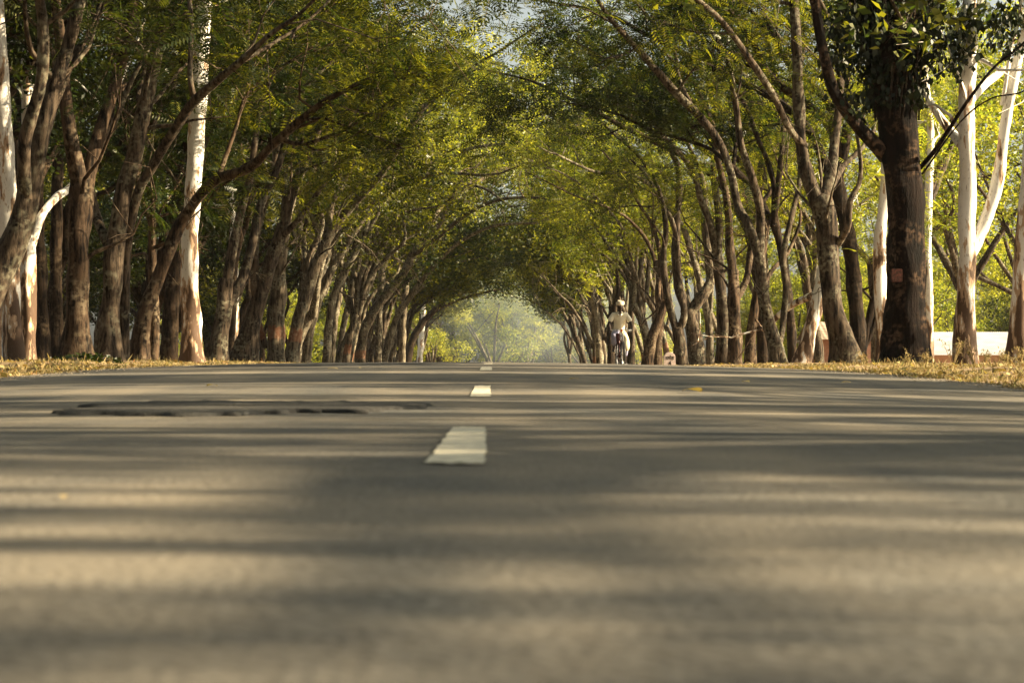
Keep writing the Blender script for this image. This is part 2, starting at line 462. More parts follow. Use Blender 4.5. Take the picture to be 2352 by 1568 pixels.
co[e, 0] += np.sign(co[e, 0]) * (.09 * np.sin(co[e, 1] * 1.3) + .06 * np.sin(co[e, 1] * 3.7 + 1) + q_.normal(0, .03, e.sum()))
rm.vertices.foreach_set('co', co.ravel()); rm.update()
g = link('road', rm, M_road)
tag(g, 'grey two lane asphalt road running straight under the trees', 'road', kind='structure')

def dash_poly(x0l, x1l, d0, x0r, x1r, d1, name='lane_marking'):
    nx, ny = 8, 24
    t = np.linspace(0, 1, ny)[:, None]; u = np.linspace(0, 1, nx)[None, :]
    L_ = x0l + (x0r - x0l) * t; R_ = x1l + (x1r - x1l) * t
    q = np.random.default_rng(int(d0 * 10))
    X = L_ + (R_ - L_) * u
    X[:, 0] += q.normal(0, .0025, ny); X[:, -1] += q.normal(0, .0025, ny)
    Y = d0 + (d1 - d0) * t + np.zeros_like(u)
    Y[0] += q.normal(0, .02, nx); Y[-1] += q.normal(0, .02, nx)
    Z = road_z(X, Y) + .004
    i = np.arange(nx * ny).reshape(ny, nx)
    f = np.stack([i[:-1, :-1], i[:-1, 1:], i[1:, 1:], i[1:, :-1]], -1).reshape(-1, 4)
    qm = QM(); qm.add(np.stack([X, Y, Z], -1), f)
    return link(name, qm.mesh(name), M_paint)
words = ['nearest and largest', 'second', 'third', 'fourth', 'fifth', 'sixth']
for k in range(6):
    d0 = 3.62 + 6.75 * k
    o = dash_poly(-.111, -.011, d0, -.103, -.016, d0 + 2.15)
    if k >= 1: o.data.transform(Matrix.Translation((.006 * k, 0, 0)))
    tag(o, '%s white centre line dash painted on the asphalt' % words[k] + (' counted from the camera' if k else ' seen from the camera'), 'road marking', 'centre line dashes', kind='structure')

def patch(name, X0, X1, D0, D1, label, seed, thick=.014):
    q = np.random.default_rng(seed)
    n = 140
    th = np.linspace(0, 2 * np.pi, n, endpoint=False)
    cx, cy = (X0 + X1) / 2, (D0 + D1) / 2
    rr = 1 + .12 * np.sin(3 * th + 1) + .09 * np.sin(7 * th) + .06 * np.sin(17 * th + 2) + q.normal(0, .05, n)
    px = cx + (X1 - X0) / 2 * np.sign(np.cos(th)) * np.abs(np.cos(th)) ** .8 * rr
    py = cy + (D1 - D0) / 2 * np.sign(np.sin(th)) * np.abs(np.sin(th)) ** .8 * rr
    rings = []
    for s, h in ((1.0, .001), (.985, thick * .8), (.94, thick), (.6, thick * .9), (.25, thick * .9), (.02, thick * .9)):
        x = cx + (px - cx) * s; y = cy + (py - cy) * s
        rings.append(np.stack([x, y, road_z(x, y) + h + q.normal(0, .001, n)], -1))
    V = np.concatenate(rings)
    i = np.arange(len(V)).reshape(-1, n)
    f = np.stack([i[:-1], np.roll(i[:-1], -1, 1), np.roll(i[1:], -1, 1), i[1:]], -1).reshape(-1, 4)
    qm = QM(); qm.add(V, f)
    return tag(link(name, qm.mesh(name), M_patch), label, 'road patch', kind='structure')
patch('road_patch', -1.55, -.36, 7.15, 9.1, 'long thin dark tar patch on the left lane nearest the camera', 1, .014)
patch('road_patch', -3.2, -.35, 21.5, 30, 'dark tar patch on the left lane near the crest of the road', 2, .010)

# ------------------------------------------------------------------ trees
def ext_path(P, R, metres, q, side=0.0, up=.55, taper=.35):
    """continue a limb beyond its last traced point"""
    P = [np.array(p, float) for p in P]; R = list(R)
    d = P[-1] - P[-2]; d /= np.linalg.norm(d)
    n = 4
    for i in range(n):
        tgt = np.array([side * .8, q.normal(0, .3), up]); tgt /= np.linalg.norm(tgt)
        d = d * .72 + tgt * .28 + q.normal(0, .10, 3); d /= np.linalg.norm(d)
        P.append(P[-1] + d * metres / n); R.append(R[-1] * (1 - (1 - taper) / n * 1.2))
    return P, R

def grow(qm_twig, centres, P, R, q, n_br, side, t0=.45, blen=(1.3, 2.6), zmin=3.5, ntw=5, clump=5, fr_rad=.22, upb=.25, leafy=1.0):
    """branches and twigs off one limb; collects foliage centres"""
    P = np.asarray(P); L = np.linalg.norm(np.diff(P, axis=0), axis=1).sum()
    Ps, Rs = catmull(P, R, .25)
    n = len(Ps)
    for b in range(n_br):
        i = int((t0 + (1 - t0) * ((b + q.uniform(.1, 1)) / n_br)) * (n - 1)); i = min(i, n - 1)
        p = Ps[i]
        tan = Ps[min(i + 1, n - 1)] - Ps[max(i - 1, 0)]; tan /= np.linalg.norm(tan) + 1e-9
        d = tan * .5 + q.normal(0, .65, 3) + np.array([side * .25, 0, upb]); d /= np.linalg.norm(d)
        ln = q.uniform(*blen)
        pts = [p]; rs = [min(Rs[i] * .5, .04)]
        if p[2] + d[2] * ln < zmin - .3 and q.random() < .8: continue
        k = 5
        for s in range(k):
            d = d + q.normal(0, .24, 3) + np.array([side * .04, 0, .03]); d /= np.linalg.norm(d)
            pts.append(pts[-1] + d * ln / k); rs.append(rs[0] * (1 - .8 * (s + 1) / k))
        tube(qm_twig, pts, rs, seg=5, step=.25, rough=0, mat=1, cap=False)
        for t in range(ntw):
            j = q.integers(2, k + 1)
            a = pts[j]; dd = d * .4 + q.normal(0, .6, 3); dd /= np.linalg.norm(dd)
            m = q.uniform(.5, 1.1)
            mid = a + dd * m * .5; dd2 = dd + q.normal(0, .3, 3) + np.array([0, 0, -.1]); e = mid + dd2 / np.linalg.norm(dd2) * m * .5
            tube(qm_twig, [a, mid, e], [.009, .007, .003], seg=3, step=.5, rough=0, mat=1, cap=False)
            if e[2] < zmin: continue
            for c in (mid, e):
                if q.random() > leafy: continue
                centres.append(c + q.normal(0, fr_rad, (clump, 3)))

def base_pt(px, D):
    X = (px - VX) / F * D
    return np.array([X, D, gz(X, D) - .03])

def finish_tree(root, base, limbs, crown_qm, mats, crown_mats):
    """limbs: list of (P,R,seg,flare,name)"""
    b = np.array(base)
    for k, (P, R, seg, flare, name) in enumerate(limbs):
        qm = QM()
        tube(qm, np.asarray(P) - b, R, seg=seg, step=max(.05, min(.16, R[0] * .8)), rough=.10, flare=flare, seed=k + int(abs(b[0]) * 100))
        link(name, qm.mesh(name), mats, root)
    if crown_qm is not None and crown_qm.n:
        me = crown_qm.mesh('crown')
        link('crown', me, crown_mats, root, smooth=False)

def traced_tree(kind, label, D, trunk, limbs=(), side=1, group=None, bark=None, leaf=None, ext=3.0, lod='near', n_br=5,
                zmin=4.2, leafy=None, clump=5, seed=0, flare=.35, cat='tree', ntw=5, rs=1.0):
    """trunk, limbs: lists of (px, py, width_px[, depth offset])"""
    q = np.random.default_rng(1000 + seed)
    if leafy is None: leafy = .85 if (side < 0 and D < 60) else 1.0
    def conv(pts, is_trunk):
        P = []; R = []
        for i, t in enumerate(pts):
            dd = t[3] if len(t) > 3 else 0.0
            d = D + dd
            if is_trunk and i == 0:
                p = base_pt(t[0], d)
            else: p = np.array(W(t[0], t[1], d))
            P.append(p); R.append(max(.012, t[2] * .89 / 2 / F * d))
        return P, R
    TP, TR = conv(trunk, True)
    base = TP[0].copy(); base[2] += .03
    all_limbs = []
    crown = QM(); cen = []
    top_limbs = []
    P, R = TP, TR
    if ext > 0 and not limbs: 
        P, R = ext_path(P, R, ext, q, side)
    all_limbs.append((P, R, 14 if D < 60 else 10, flare, 'trunk')); top_limbs.append((P, R, .6 if limbs else .45))
    for l in limbs:
        LP, LR = conv(l, False)
        LP, LR = ext_path(LP, LR, ext, q, side) if ext > 0 else (LP, LR)
        all_limbs.append((LP, LR, 10, 0, 'limb')); top_limbs.append((LP, LR, .35))
    for (P, R, t0) in top_limbs:
        grow(crown, cen, P, R, q, n_br, side, t0=t0, zmin=zmin, clump=clump, leafy=leafy, ntw=ntw)
    b = base
    if cen:
        scatter(crown, np.concatenate(cen), lod, q)
    crown.v = [v - b.astype(np.float32) for v in crown.v]
    root = empty(kind, base, label, cat, group)
    finish_tree(root, base, all_limbs, crown if crown.n else None, bark or M_bark, [leaf or M_leaf, bark or M_bark])
    return root

exec_tables = []
LG = 'trees of the row along the left verge'
RG = 'trees of the row along the right verge'
T = traced_tree
# ---- left side, near to far
T('leaning_tree', 'dark leaning tree at the far left edge, its base outside the picture', 26,
  [(-75, 845, 84), (-40, 730, 80), (5, 625, 72), (45, 530, 66), (75, 400, 56), (110, 250, 46), (150, 130, 36), (185, 0, 28)],
  [[(62, 470, 40), (58, 330, 34, -.3), (95, 180, 30, -.5), (100, 60, 28, -.6), (90, -40, 24, -.8)], [(130, 185, 26), (215, 60, 18, .4), (240, -30, 14, .6)]], 1, LG, M_bark, M_leafdark, seed=1)
T('eucalyptus_tree', 'white barked eucalyptus nearest the left edge of the picture', 34,
  [(38, 838, 52), (28, 700, 48), (22, 500, 46), (14, 350, 42), (5, 180, 36), (-5, 0, 32)], [[(14, 420, 22), (0, 290, 20, .2), (-30, 200, 18, .3)]], 0, 'eucalyptus trees', M_euc, M_leafeuc, seed=2, ext=4, zmin=6)
T('eucalyptus_tree', 'white eucalyptus with a bare limb curving up right behind the dark forked trunk', 38,
  [(62, 832, 44), (66, 700, 42), (66, 560, 40), (70, 440, 34), (64, 250, 30), (60, 0, 26)], [[(68, 575, 26), (95, 500, 22), (130, 455, 20, .4), (165, 428, 18, .8), (215, 350, 15, 1.2)]], 0, 'eucalyptus trees', M_euc, M_leafeuc, seed=3, ext=4, zmin=6)
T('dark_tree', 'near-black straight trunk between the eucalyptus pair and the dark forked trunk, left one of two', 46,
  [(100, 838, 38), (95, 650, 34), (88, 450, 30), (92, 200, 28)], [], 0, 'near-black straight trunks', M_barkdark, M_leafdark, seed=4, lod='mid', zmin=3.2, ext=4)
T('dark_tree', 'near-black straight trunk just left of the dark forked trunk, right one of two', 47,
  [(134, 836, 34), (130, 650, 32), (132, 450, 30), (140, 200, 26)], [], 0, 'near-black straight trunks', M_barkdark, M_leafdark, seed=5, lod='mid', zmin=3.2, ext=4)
T('forked_tree', 'thick dark brown trunk on the left verge forking into a wide V', 32,
  [(176, 838, 72), (178, 760, 62), (180, 650, 58), (184, 520, 56), (190, 410, 60)],
  [[(188, 440, 46), (165, 330, 38, -.2), (150, 220, 34, -.3), (140, 110, 30, -.3), (128, -10, 26, -.4)],
   [(195, 440, 42), (222, 330, 34, .1), (258, 215, 30, .3), (290, 110, 26, .5), (312, -10, 22, .7)],
   [(205, 390, 20), (250, 285, 18, .6), (262, 190, 15, .8), (252, 60, 13, 1)],
   [(160, 260, 18), (130, 190, 13, .3), (118, 110, 11, .5), (60, 30, 10, .8)]], 1, LG, M_barkred, M_leafdark, seed=6, flare=.5)
T('forked_tree', 'brown double-stemmed tree whose thinner stem arches far right over the road at the top left', 33,
  [(248, 840, 58), (254, 720, 52), (262, 600, 50), (280, 470, 46), (312, 340, 42), (340, 220, 38), (362, 110, 32), (380, 0, 28)],
  [[(284, 842, 32, .3), (286, 700, 30, .3), (290, 580, 28, .2), (316, 450, 28), (350, 385, 26, -.2), (400, 300, 24, -.6), (440, 240, 23, -1), (500, 185, 20, -1.5), (560, 135, 16, -2), (620, 80, 13, -2.4), (690, 30, 10, -2.8)],
   [(448, 232, 15, -1), (436, 170, 14, -1), (440, 60, 13, -.9), (436, -20, 12, -.8)],
   [(248, 560, 24), (226, 510, 26, .3), (212, 450, 24, .5), (206, 395, 20, .7)],
   [(535, 155, 12, -1.7), (600, 115, 10, -1.5), (690, 60, 8, -1.3), (745, 12, 6, -1.2)],
   [(330, 280, 14), (318, 220, 12, .5), (335, 130, 11, .8), (305, 20, 10, 1)]], 1, LG, M_bark, M_leafdark, seed=7, flare=.45)
T('leaning_tree', 'reddish curved trunk leaning right before the tall eucalyptus, topped by an arching limb', 36,
  [(322, 838, 46), (326, 760, 42), (338, 700, 38), (372, 620, 34), (396, 560, 32), (415, 515, 30), (455, 455, 28, -.2), (500, 412, 26, -.4), (575, 385, 24, -.8), (630, 330, 22, -1.2), (690, 275, 20, -1.5), (755, 228, 15, -1.8), (850, 180, 11, -2)],
  [[(640, 320, 14, -1.2), (700, 330, 10, -1.5), (790, 300, 8, -1.8)], [(500, 412, 13, -.4), (540, 300, 10, -.2), (560, 230, 8, 0)]], 1, LG, M_barkred, M_leaf, seed=8, zmin=2.6, ext=1.5, n_br=8)
T('roadside_tree', 'slim dark red trunk standing straight behind the curved leaning one', 39,
  [(352, 838, 30), (356, 740, 26), (352, 640, 24), (350, 540, 20), (352, 470, 14)], [[(352, 530, 8), (372, 480, 6), (398, 440, 5)], [(350, 520, 8), (330, 470, 6), (322, 430, 5)]], 0, LG, M_barkred, M_leafdark, seed=9, zmin=2.4, ext=1.5)
T('eucalyptus_tree', 'tall straight white eucalyptus with peeling brown patches standing in the left row', 37,
  [(443, 842, 56), (440, 760, 49), (436, 640, 46), (438, 520, 44), (448, 380, 43), (457, 220, 41), (463, 100, 40), (472, -20, 37)], [], 0, 'eucalyptus trees', M_euc, M_leafeuc, seed=10, ext=5, zmin=7, flare=.25)
T('roadside_tree', 'brown leaning tree with a low Y fork just right of the tall eucalyptus', 49,
  [(497, 842, 48), (508, 760, 42), (516, 690, 40), (522, 640, 36)],
  [[(520, 660, 30), (532, 590, 26), (550, 500, 22), (572, 420, 20), (585, 330, 17), (600, 240, 14)],
   [(522, 700, 30), (556, 640, 26, .3), (580, 560, 24, .4), (600, 470, 22, .6), (640, 380, 18, .8), (665, 280, 14, .9)]], 1, LG, M_bark, M_leafdark, seed=11, zmin=3.6)
T('eucalyptus_tree', 'thin white eucalyptus glimpsed between two leaning brown trunks', 62,
  [(537, 838, 22), (541, 700, 20), (538, 580, 18), (532, 450, 16), (540, 300, 14)], [], 0, 'eucalyptus trees', M_euc, M_leafeuc, seed=12, lod='mid', zmin=5)
T('roadside_tree', 'stout gnarled trunk leaning right with flared roots, in the left row', 54,
  [(558, 842, 62), (572, 770, 48), (596, 690, 38), (622, 600, 34), (645, 540, 32), (668, 450, 26), (700, 370, 22), (735, 290, 18)],
  [[(590, 705, 26), (586, 640, 22), (590, 540, 19), (618, 430, 17), (640, 330, 14)], [(640, 550, 18), (690, 500, 15, -.3), (760, 400, 12, -.8), (830, 330, 9, -1.2)]], 1, LG, M_bark, seed=13, zmin=3.8, flare=.5)
T('roadside_tree', 'thick upright grey trunk with a broken stub and a painted red band', 60,
  [(633, 840, 46), (636, 740, 42), (640, 620, 40), (650, 540, 38)],
  [[(648, 560, 30), (662, 480, 28), (690, 400, 25), (722, 320, 22), (760, 230, 17), (830, 150, 13)],
   [(644, 560, 26), (655, 470, 22), (655, 380, 18), (690, 290, 15), (700, 190, 12)],
   [(612, 800, 16), (604, 770, 18), (600, 752, 13)]], 1, LG, M_barkband, seed=14, zmin=4, ext=2.2)
T('roadside_tree', 'smooth grey trunk with a red band arching right in a long lazy S', 64,
  [(668, 840, 38), (680, 760, 33), (700, 690, 30), (728, 600, 28), (755, 545, 26), (790, 490, 24)],
  [[(785, 498, 22), (838, 440, 19, -.4), (880, 395, 17, -.8), (925, 320, 16, -1.2), (980, 240, 13, -1.6), (1050, 190, 10, -2)],
   [(750, 550, 18), (762, 470, 16, .3), (800, 400, 14, .5), (830, 300, 12, .8)]], 1, LG, M_barkband, seed=15, zmin=4.2, lod='mid')
T('leaning_tree', 'pale smooth tree leaning steeply over the road, longest lit trunk of the left row', 98,
  [(826, 836, 28), (830, 790, 26), (842, 745, 25), (876, 690, 24), (905, 655, 22), (935, 615, 20), (948, 580, 19), (985, 535, 18)],
  [[(980, 540, 16), (1012, 512, 12, -.5), (1022, 480, 9, -.8)], [(978, 545, 14), (1010, 480, 12, 1), (1055, 440, 12, 1.5), (1110, 410, 11, 2), (1165, 385, 9, 3), (1250, 362, 7, 4)],
   [(945, 590, 11), (1010, 540, 11, -1), (1075, 490, 10, -2), (1150, 458, 9, -3), (1240, 455, 7, -4), (1290, 470, 5, -5)]], 1, LG, M_barkband, seed=16, zmin=7.0, lod='mid', ext=2, n_br=7, leafy=.45)
T('leaning_tree', 'black shaded trunk leaning over the road at the far end of the left row', 150,
  [(928, 836, 22), (945, 790, 20), (972, 740, 17), (1010, 700, 15), (1045, 665, 13), (1085, 640, 10), (1130, 625, 8)],
  [[(1035, 675, 9), (1060, 620, 8, 2), (1105, 590, 7, 3), (1180, 570, 6, 4)], [(990, 720, 9), (1050, 690, 7), (1120, 670, 5)]], 1, LG, M_barkdark, M_leaf, seed=17, zmin=5.2, lod='mid', ext=3, n_br=8, flare=.6)
T('eucalyptus_tree', 'short stretch of white trunk at the far end of the left row', 165,
  [(963, 834, 17), (966, 790, 15), (971, 745, 12), (975, 690, 10)], [], 0, 'eucalyptus trees', M_euc, M_leafeuc, seed=18, lod='mid', zmin=7)

# ---- right side
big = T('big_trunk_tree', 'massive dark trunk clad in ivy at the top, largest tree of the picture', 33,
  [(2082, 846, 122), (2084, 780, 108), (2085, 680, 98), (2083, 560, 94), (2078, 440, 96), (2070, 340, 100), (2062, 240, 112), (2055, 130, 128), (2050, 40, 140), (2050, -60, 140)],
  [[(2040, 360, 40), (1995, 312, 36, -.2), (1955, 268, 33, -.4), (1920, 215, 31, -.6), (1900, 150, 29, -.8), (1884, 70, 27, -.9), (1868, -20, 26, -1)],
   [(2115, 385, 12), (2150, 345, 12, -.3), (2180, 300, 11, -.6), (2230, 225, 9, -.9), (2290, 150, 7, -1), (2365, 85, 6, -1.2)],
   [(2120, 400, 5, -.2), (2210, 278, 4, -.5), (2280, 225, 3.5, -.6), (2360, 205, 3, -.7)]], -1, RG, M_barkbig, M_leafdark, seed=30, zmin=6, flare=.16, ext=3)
T('forked_tree', 'brown tree with a gnarled knot forking below eye-catching upright limbs, left of the massive trunk', 40,
  [(1946, 846, 74), (1932, 780, 60), (1915, 700, 54), (1905, 610, 50), (1900, 520, 52), (1885, 455, 58)],
  [[(1880, 470, 42), (1855, 400, 34), (1842, 330, 30), (1835, 230, 29), (1832, 110, 27), (1822, -20, 25)],
   [(1890, 460, 34), (1912, 385, 28, .3), (1920, 310, 25, .5), (1928, 250, 22, .6), (1932, 160, 18, .8)],
   [(1850, 335, 20), (1815, 295, 18, -.3), (1775, 215, 18, -.6), (1720, 130, 17, -.9), (1660, 50, 15, -1.2), (1590, -15, 13, -1.5)],
   [(1925, 562, 17), (1948, 520, 19, -.3), (1955, 460, 16, -.4), (1975, 420, 13, -.4), (1978, 360, 10, -.4), (1962, 280, 8, -.3)],
   [(1895, 450, 24), (1940, 380, 15, 1), (1990, 330, 12, 1.4), (2010, 290, 9, 1.8)]], -1, RG, M_bark, seed=31, flare=.35, zmin=4.6)
T('roadside_tree', 'slim pale brown S-curved tree standing left of the knotted tree', 47,
  [(1788, 846, 42), (1780, 790, 36), (1762, 720, 32), (1750, 640, 30), (1742, 580, 30)],
  [[(1745, 590, 26), (1722, 520, 25), (1695, 470, 22, .3), (1680, 400, 20, .5), (1655, 330, 20, .6), (1610, 270, 22, .4), (1555, 215, 22, 0), (1500, 150, 19, -.5), (1445, 90, 16, -1), (1400, 40, 12, -1.5)],
   [(1745, 590, 24), (1748, 500, 22), (1730, 410, 20, -.3), (1702, 330, 18, -.4), (1690, 230, 16, -.5), (1668, 130, 13, -.6)],
   [(1790, 800, 15), (1800, 740, 17, .4), (1806, 660, 17, .5), (1800, 590, 16, .6), (1818, 500, 15, .8), (1835, 430, 13, 1), (1838, 360, 10, 1)],
   [(1598, 262, 12, .2), (1560, 180, 11, .5), (1550, 120, 10, .6), (1500, 50, 8, .7)]], -1, RG, M_bark, seed=32, zmin=4.4)
T('roadside_tree', 'narrow brown trunk half hidden behind the curving pale tree', 53,
  [(1724, 842, 30), (1726, 760, 26), (1738, 680, 22), (1750, 600, 18), (1765, 500, 15)], [[(1740, 680, 14), (1775, 620, 12, .4), (1810, 580, 10, .8), (1840, 500, 8, 1)]], -1, RG, M_barkred, seed=33, zmin=3.6)
T('roadside_tree', 'upright trunk in dappled light with a pale limb branching right at head height', 56,
  [(1688, 842, 36), (1688, 760, 33), (1686, 690, 31), (1684, 620, 29)],
  [[(1684, 640, 24), (1676, 550, 21), (1672, 470, 19), (1655, 390, 17), (1640, 300, 15)], [(1690, 690, 18), (1715, 640, 17, .3), (1728, 560, 16, .5), (1742, 480, 14, .7), (1770, 440, 12, .8)]], -1, RG, M_barkred, seed=34, zmin=3.6, leaf=M_leafyel)
T('roadside_tree', 'grey upright trunk with a fork high up, directly left of the dappled one', 58,
  [(1660, 842, 36), (1662, 760, 33), (1656, 660, 29), (1650, 590, 27)],
  [[(1652, 600, 22), (1634, 520, 20), (1610, 455, 18), (1590, 390, 16), (1540, 330, 13, -.5), (1480, 290, 9, -1)], [(1650, 600, 22), (1652, 500, 20), (1640, 400, 17), (1645, 280, 14)]], -1, RG, M_bark, seed=35, zmin=3.8)
T('forked_tree', 'stout tree splitting into a broad U shape right of the milestone', 66,
  [(1602, 842, 46), (1597, 790, 40), (1588, 740, 38), (1582, 710, 40)],
  [[(1585, 720, 30), (1612, 680, 28), (1632, 645, 26, .2), (1628, 590, 22, .3), (1620, 520, 18, .4), (1618, 430, 15, .5)],
   [(1580, 720, 28), (1560, 660, 24), (1552, 580, 21), (1556, 500, 18), (1560, 400, 15), (1530, 320, 12, -.5)]], -1, RG, M_bark, seed=36, zmin=4, flare=.3)
T('forked_tree', 'slender pale tree with a dead stub and a V fork just right of the milestone', 64,
  [(1566, 842, 34), (1562, 790, 32), (1556, 755, 30)],
  [[(1556, 765, 22), (1540, 710, 20), (1528, 650, 18), (1524, 590, 16), (1530, 520, 14), (1515, 440, 12)], [(1560, 760, 20), (1572, 720, 18), (1560, 650, 17, .3), (1555, 560, 15, .4)]], -1, RG, M_bark, seed=37, zmin=4)
T('leaning_tree', 'rusty trunk leaning right with a broken top between cyclist and milestone', 72,
  [(1485, 840, 30), (1495, 790, 28), (1508, 750, 26), (1522, 710, 22), (1532, 690, 18)], [[(1515, 725, 15), (1512, 660, 14), (1518, 600, 12), (1500, 520, 10)]], -1, RG, M_barkred, seed=38, zmin=4, lod='mid')
T('roadside_tree', 'broad rusty trunk standing close behind the leaning broken one', 76,
  [(1508, 838, 28), (1512, 760, 25), (1518, 690, 22), (1512, 600, 18)], [[(1514, 640, 12), (1490, 560, 10), (1440, 500, 8, -1), (1380, 470, 6, -2)]], -1, RG, M_barkred, seed=39, zmin=4.2, lod='mid')
T('roadside_tree', 'grey pale trunk stump-like behind the cyclist on the right', 92,
  [(1447, 838, 24), (1449, 790, 22), (1450, 740, 18), (1452, 680, 14)], [], -1, RG, M_bark, seed=40, zmin=4.6, lod='mid')
T('roadside_tree', 'dark trunk directly left of the cyclist, leaning slightly right', 95,
  [(1405, 838, 20), (1402, 780, 18), (1408, 720, 16), (1420, 670, 12)], [], -1, RG, M_barkdark, seed=41, zmin=4.6, lod='mid')
T('forked_tree', 'pale pinkish trunk with a second stem branching left, left of the cyclist', 112,
  [(1370, 836, 15), (1366, 780, 13), (1364, 735, 12), (1366, 690, 11)], [[(1364, 800, 10), (1350, 770, 9), (1335, 740, 8), (1310, 700, 6, -1)]], -1, RG, M_barkband, seed=42, zmin=4.4, lod='mid', n_br=7)
T('eucalyptus_tree', 'white eucalyptus with peeling strips and a thick right limb, right of the massive trunk', 33,
  [(2222, 856, 58), (2220, 780, 52), (2222, 680, 47), (2224, 560, 44), (2224, 400, 42), (2224, 250, 41), (2228, 120, 39), (2232, -10, 36)],
  [[(2228, 590, 34), (2250, 545, 34, .1), (2275, 480, 33, .1), (2300, 390, 30, .1), (2312, 280, 27, .1), (2335, 170, 25, .1), (2360, 60, 22, .1)],
   [(2215, 340, 24), (2190, 305, 22, .3), (2160, 265, 20, .6), (2140, 235, 18, .8)],
   [(2230, 230, 26), (2262, 195, 24, .4), (2300, 165, 20, .8), (2345, 130, 15, 1)],
   [(2305, 240, 12, .1), (2315, 180, 10), (2325, 110, 10), (2345, 40, 8)]], 0, 'eucalyptus trees', M_euc, M_leafyel, seed=43, zmin=5.0, ext=4, flare=.2)
T('eucalyptus_tree', 'pale eucalyptus trunk cut by the right edge of the picture', 29,
  [(2338, 866, 58), (2342, 780, 52), (2350, 640, 46), (2358, 500, 42), (2366, 400, 40), (2380, 100, 36)], [], 0, 'eucalyptus trees', M_euc, M_leafeuc, seed=44, zmin=6, ext=4)
T('eucalyptus_tree', 'bright white trunk showing just right of the massive dark trunk', 52,
  [(2134, 842, 24), (2136, 700, 22), (2132, 560, 22), (2136, 420, 21), (2140, 300, 18)], [], 0, 'eucalyptus trees', M_euc, M_leafyel, seed=45, zmin=5, ext=4)
T('eucalyptus_tree', 'mottled white trunk showing just left of the massive dark trunk', 44,
  [(2035, 842, 38), (2030, 760, 34), (2022, 650, 32), (2024, 540, 30), (2034, 440, 26), (2040, 300, 22)], [], 0, 'eucalyptus trees', M_euc, M_leafyel, seed=46, zmin=5, ext=4)
T('eucalyptus_tree', 'brilliant white trunk leaning right behind the knotted brown tree', 50,
  [(1838, 852, 42), (1854, 790, 38), (1872, 720, 36), (1890, 640, 34), (1898, 560, 28), (1912, 450, 22)], [[(1880, 675, 18), (1840, 690, 17, .5), (1800, 715, 16, 1), (1762, 752, 14, 1.5)]], 0, 'eucalyptus trees', M_euc, M_leafyel, seed=47, zmin=3.6, ext=.6)
T('leaning_tree', 'small dark twin-stemmed tree leaning right between knotted tree and massive trunk', 46,
  [(1972, 838, 26), (1984, 790, 24), (1996, 740, 20), (2006, 690, 16), (2015, 620, 12)], [[(1984, 800, 16), (2000, 770, 14), (2012, 735, 12), (2030, 690, 9)]], 0, RG, M_barkdark, M_leafyel, seed=48, zmin=2.4, lod='near')

T('roadside_tree', 'slender pale tree arching over in one long bare curve beyond the S-shaped one', 72,
  [(702, 838, 26), (712, 760, 23), (732, 690, 21), (768, 610, 19)], [[(765, 615, 17), (805, 548, 16), (865, 465, 14), (930, 420, 12, -.5), (1015, 398, 10, -1), (1100, 402, 7, -1.5)], [(760, 630, 12), (775, 540, 12), (800, 450, 11), (850, 370, 9), (935, 300, 8, -1)]], 1, LG, M_barkpale, seed=60, zmin=7, lod='mid', leafy=.4, ext=1.5)
T('roadside_tree', 'upright slim tree of the left row with wavy limbs beside the long pale leaning one', 80,
  [(748, 838, 24), (756, 750, 21), (768, 680, 19), (805, 600, 18)], [[(800, 610, 16), (842, 525, 15), (845, 450, 14), (868, 380, 12), (905, 300, 10, -1), (960, 215, 8, -1.5)], [(808, 590, 12), (862, 500, 11), (900, 430, 9), (905, 340, 8)]], 1, LG, M_barkpale, seed=61, zmin=7.5, lod='mid', leafy=.4, ext=1.5)
T('leaning_tree', 'slim trunk arching right with a level bare branch above the long pale leaning tree', 86,
  [(792, 838, 24), (815, 740, 21), (848, 650, 19), (880, 560, 18)], [[(876, 570, 16), (918, 480, 14), (965, 412, 13, -.5), (1060, 348, 10, -1), (1175, 328, 7, -2)], [(955, 425, 9, -.5), (1030, 420, 8, -1), (1110, 432, 7, -1.5), (1165, 470, 5, -2)]], 1, LG, M_barkpale, seed=62, zmin=8, lod='mid', leafy=.4, ext=1)
T('leaning_tree', 'thin grey trunk curving right beyond the long pale leaning tree', 108,
  [(872, 836, 20), (905, 745, 17), (948, 672, 15), (1000, 605, 13)], [[(996, 610, 11), (1050, 560, 10), (1130, 520, 8, -1), (1230, 512, 6, -2)]], 1, LG, M_barkpale, seed=63, zmin=7, lod='mid', leafy=.6, ext=1.5)
T('roadside_tree', 'thin pale trunk of the right row rising behind the U shaped tree and arching left', 74,
  [(1632, 840, 22), (1628, 740, 20), (1600, 620, 17), (1570, 520, 15)], [[(1574, 530, 13), (1520, 450, 12), (1450, 400, 10, -1), (1370, 395, 8, -2), (1290, 360, 6, -3)]], -1, RG, M_barkpale, seed=64, zmin=7.5, lod='mid', leafy=.5, ext=1)

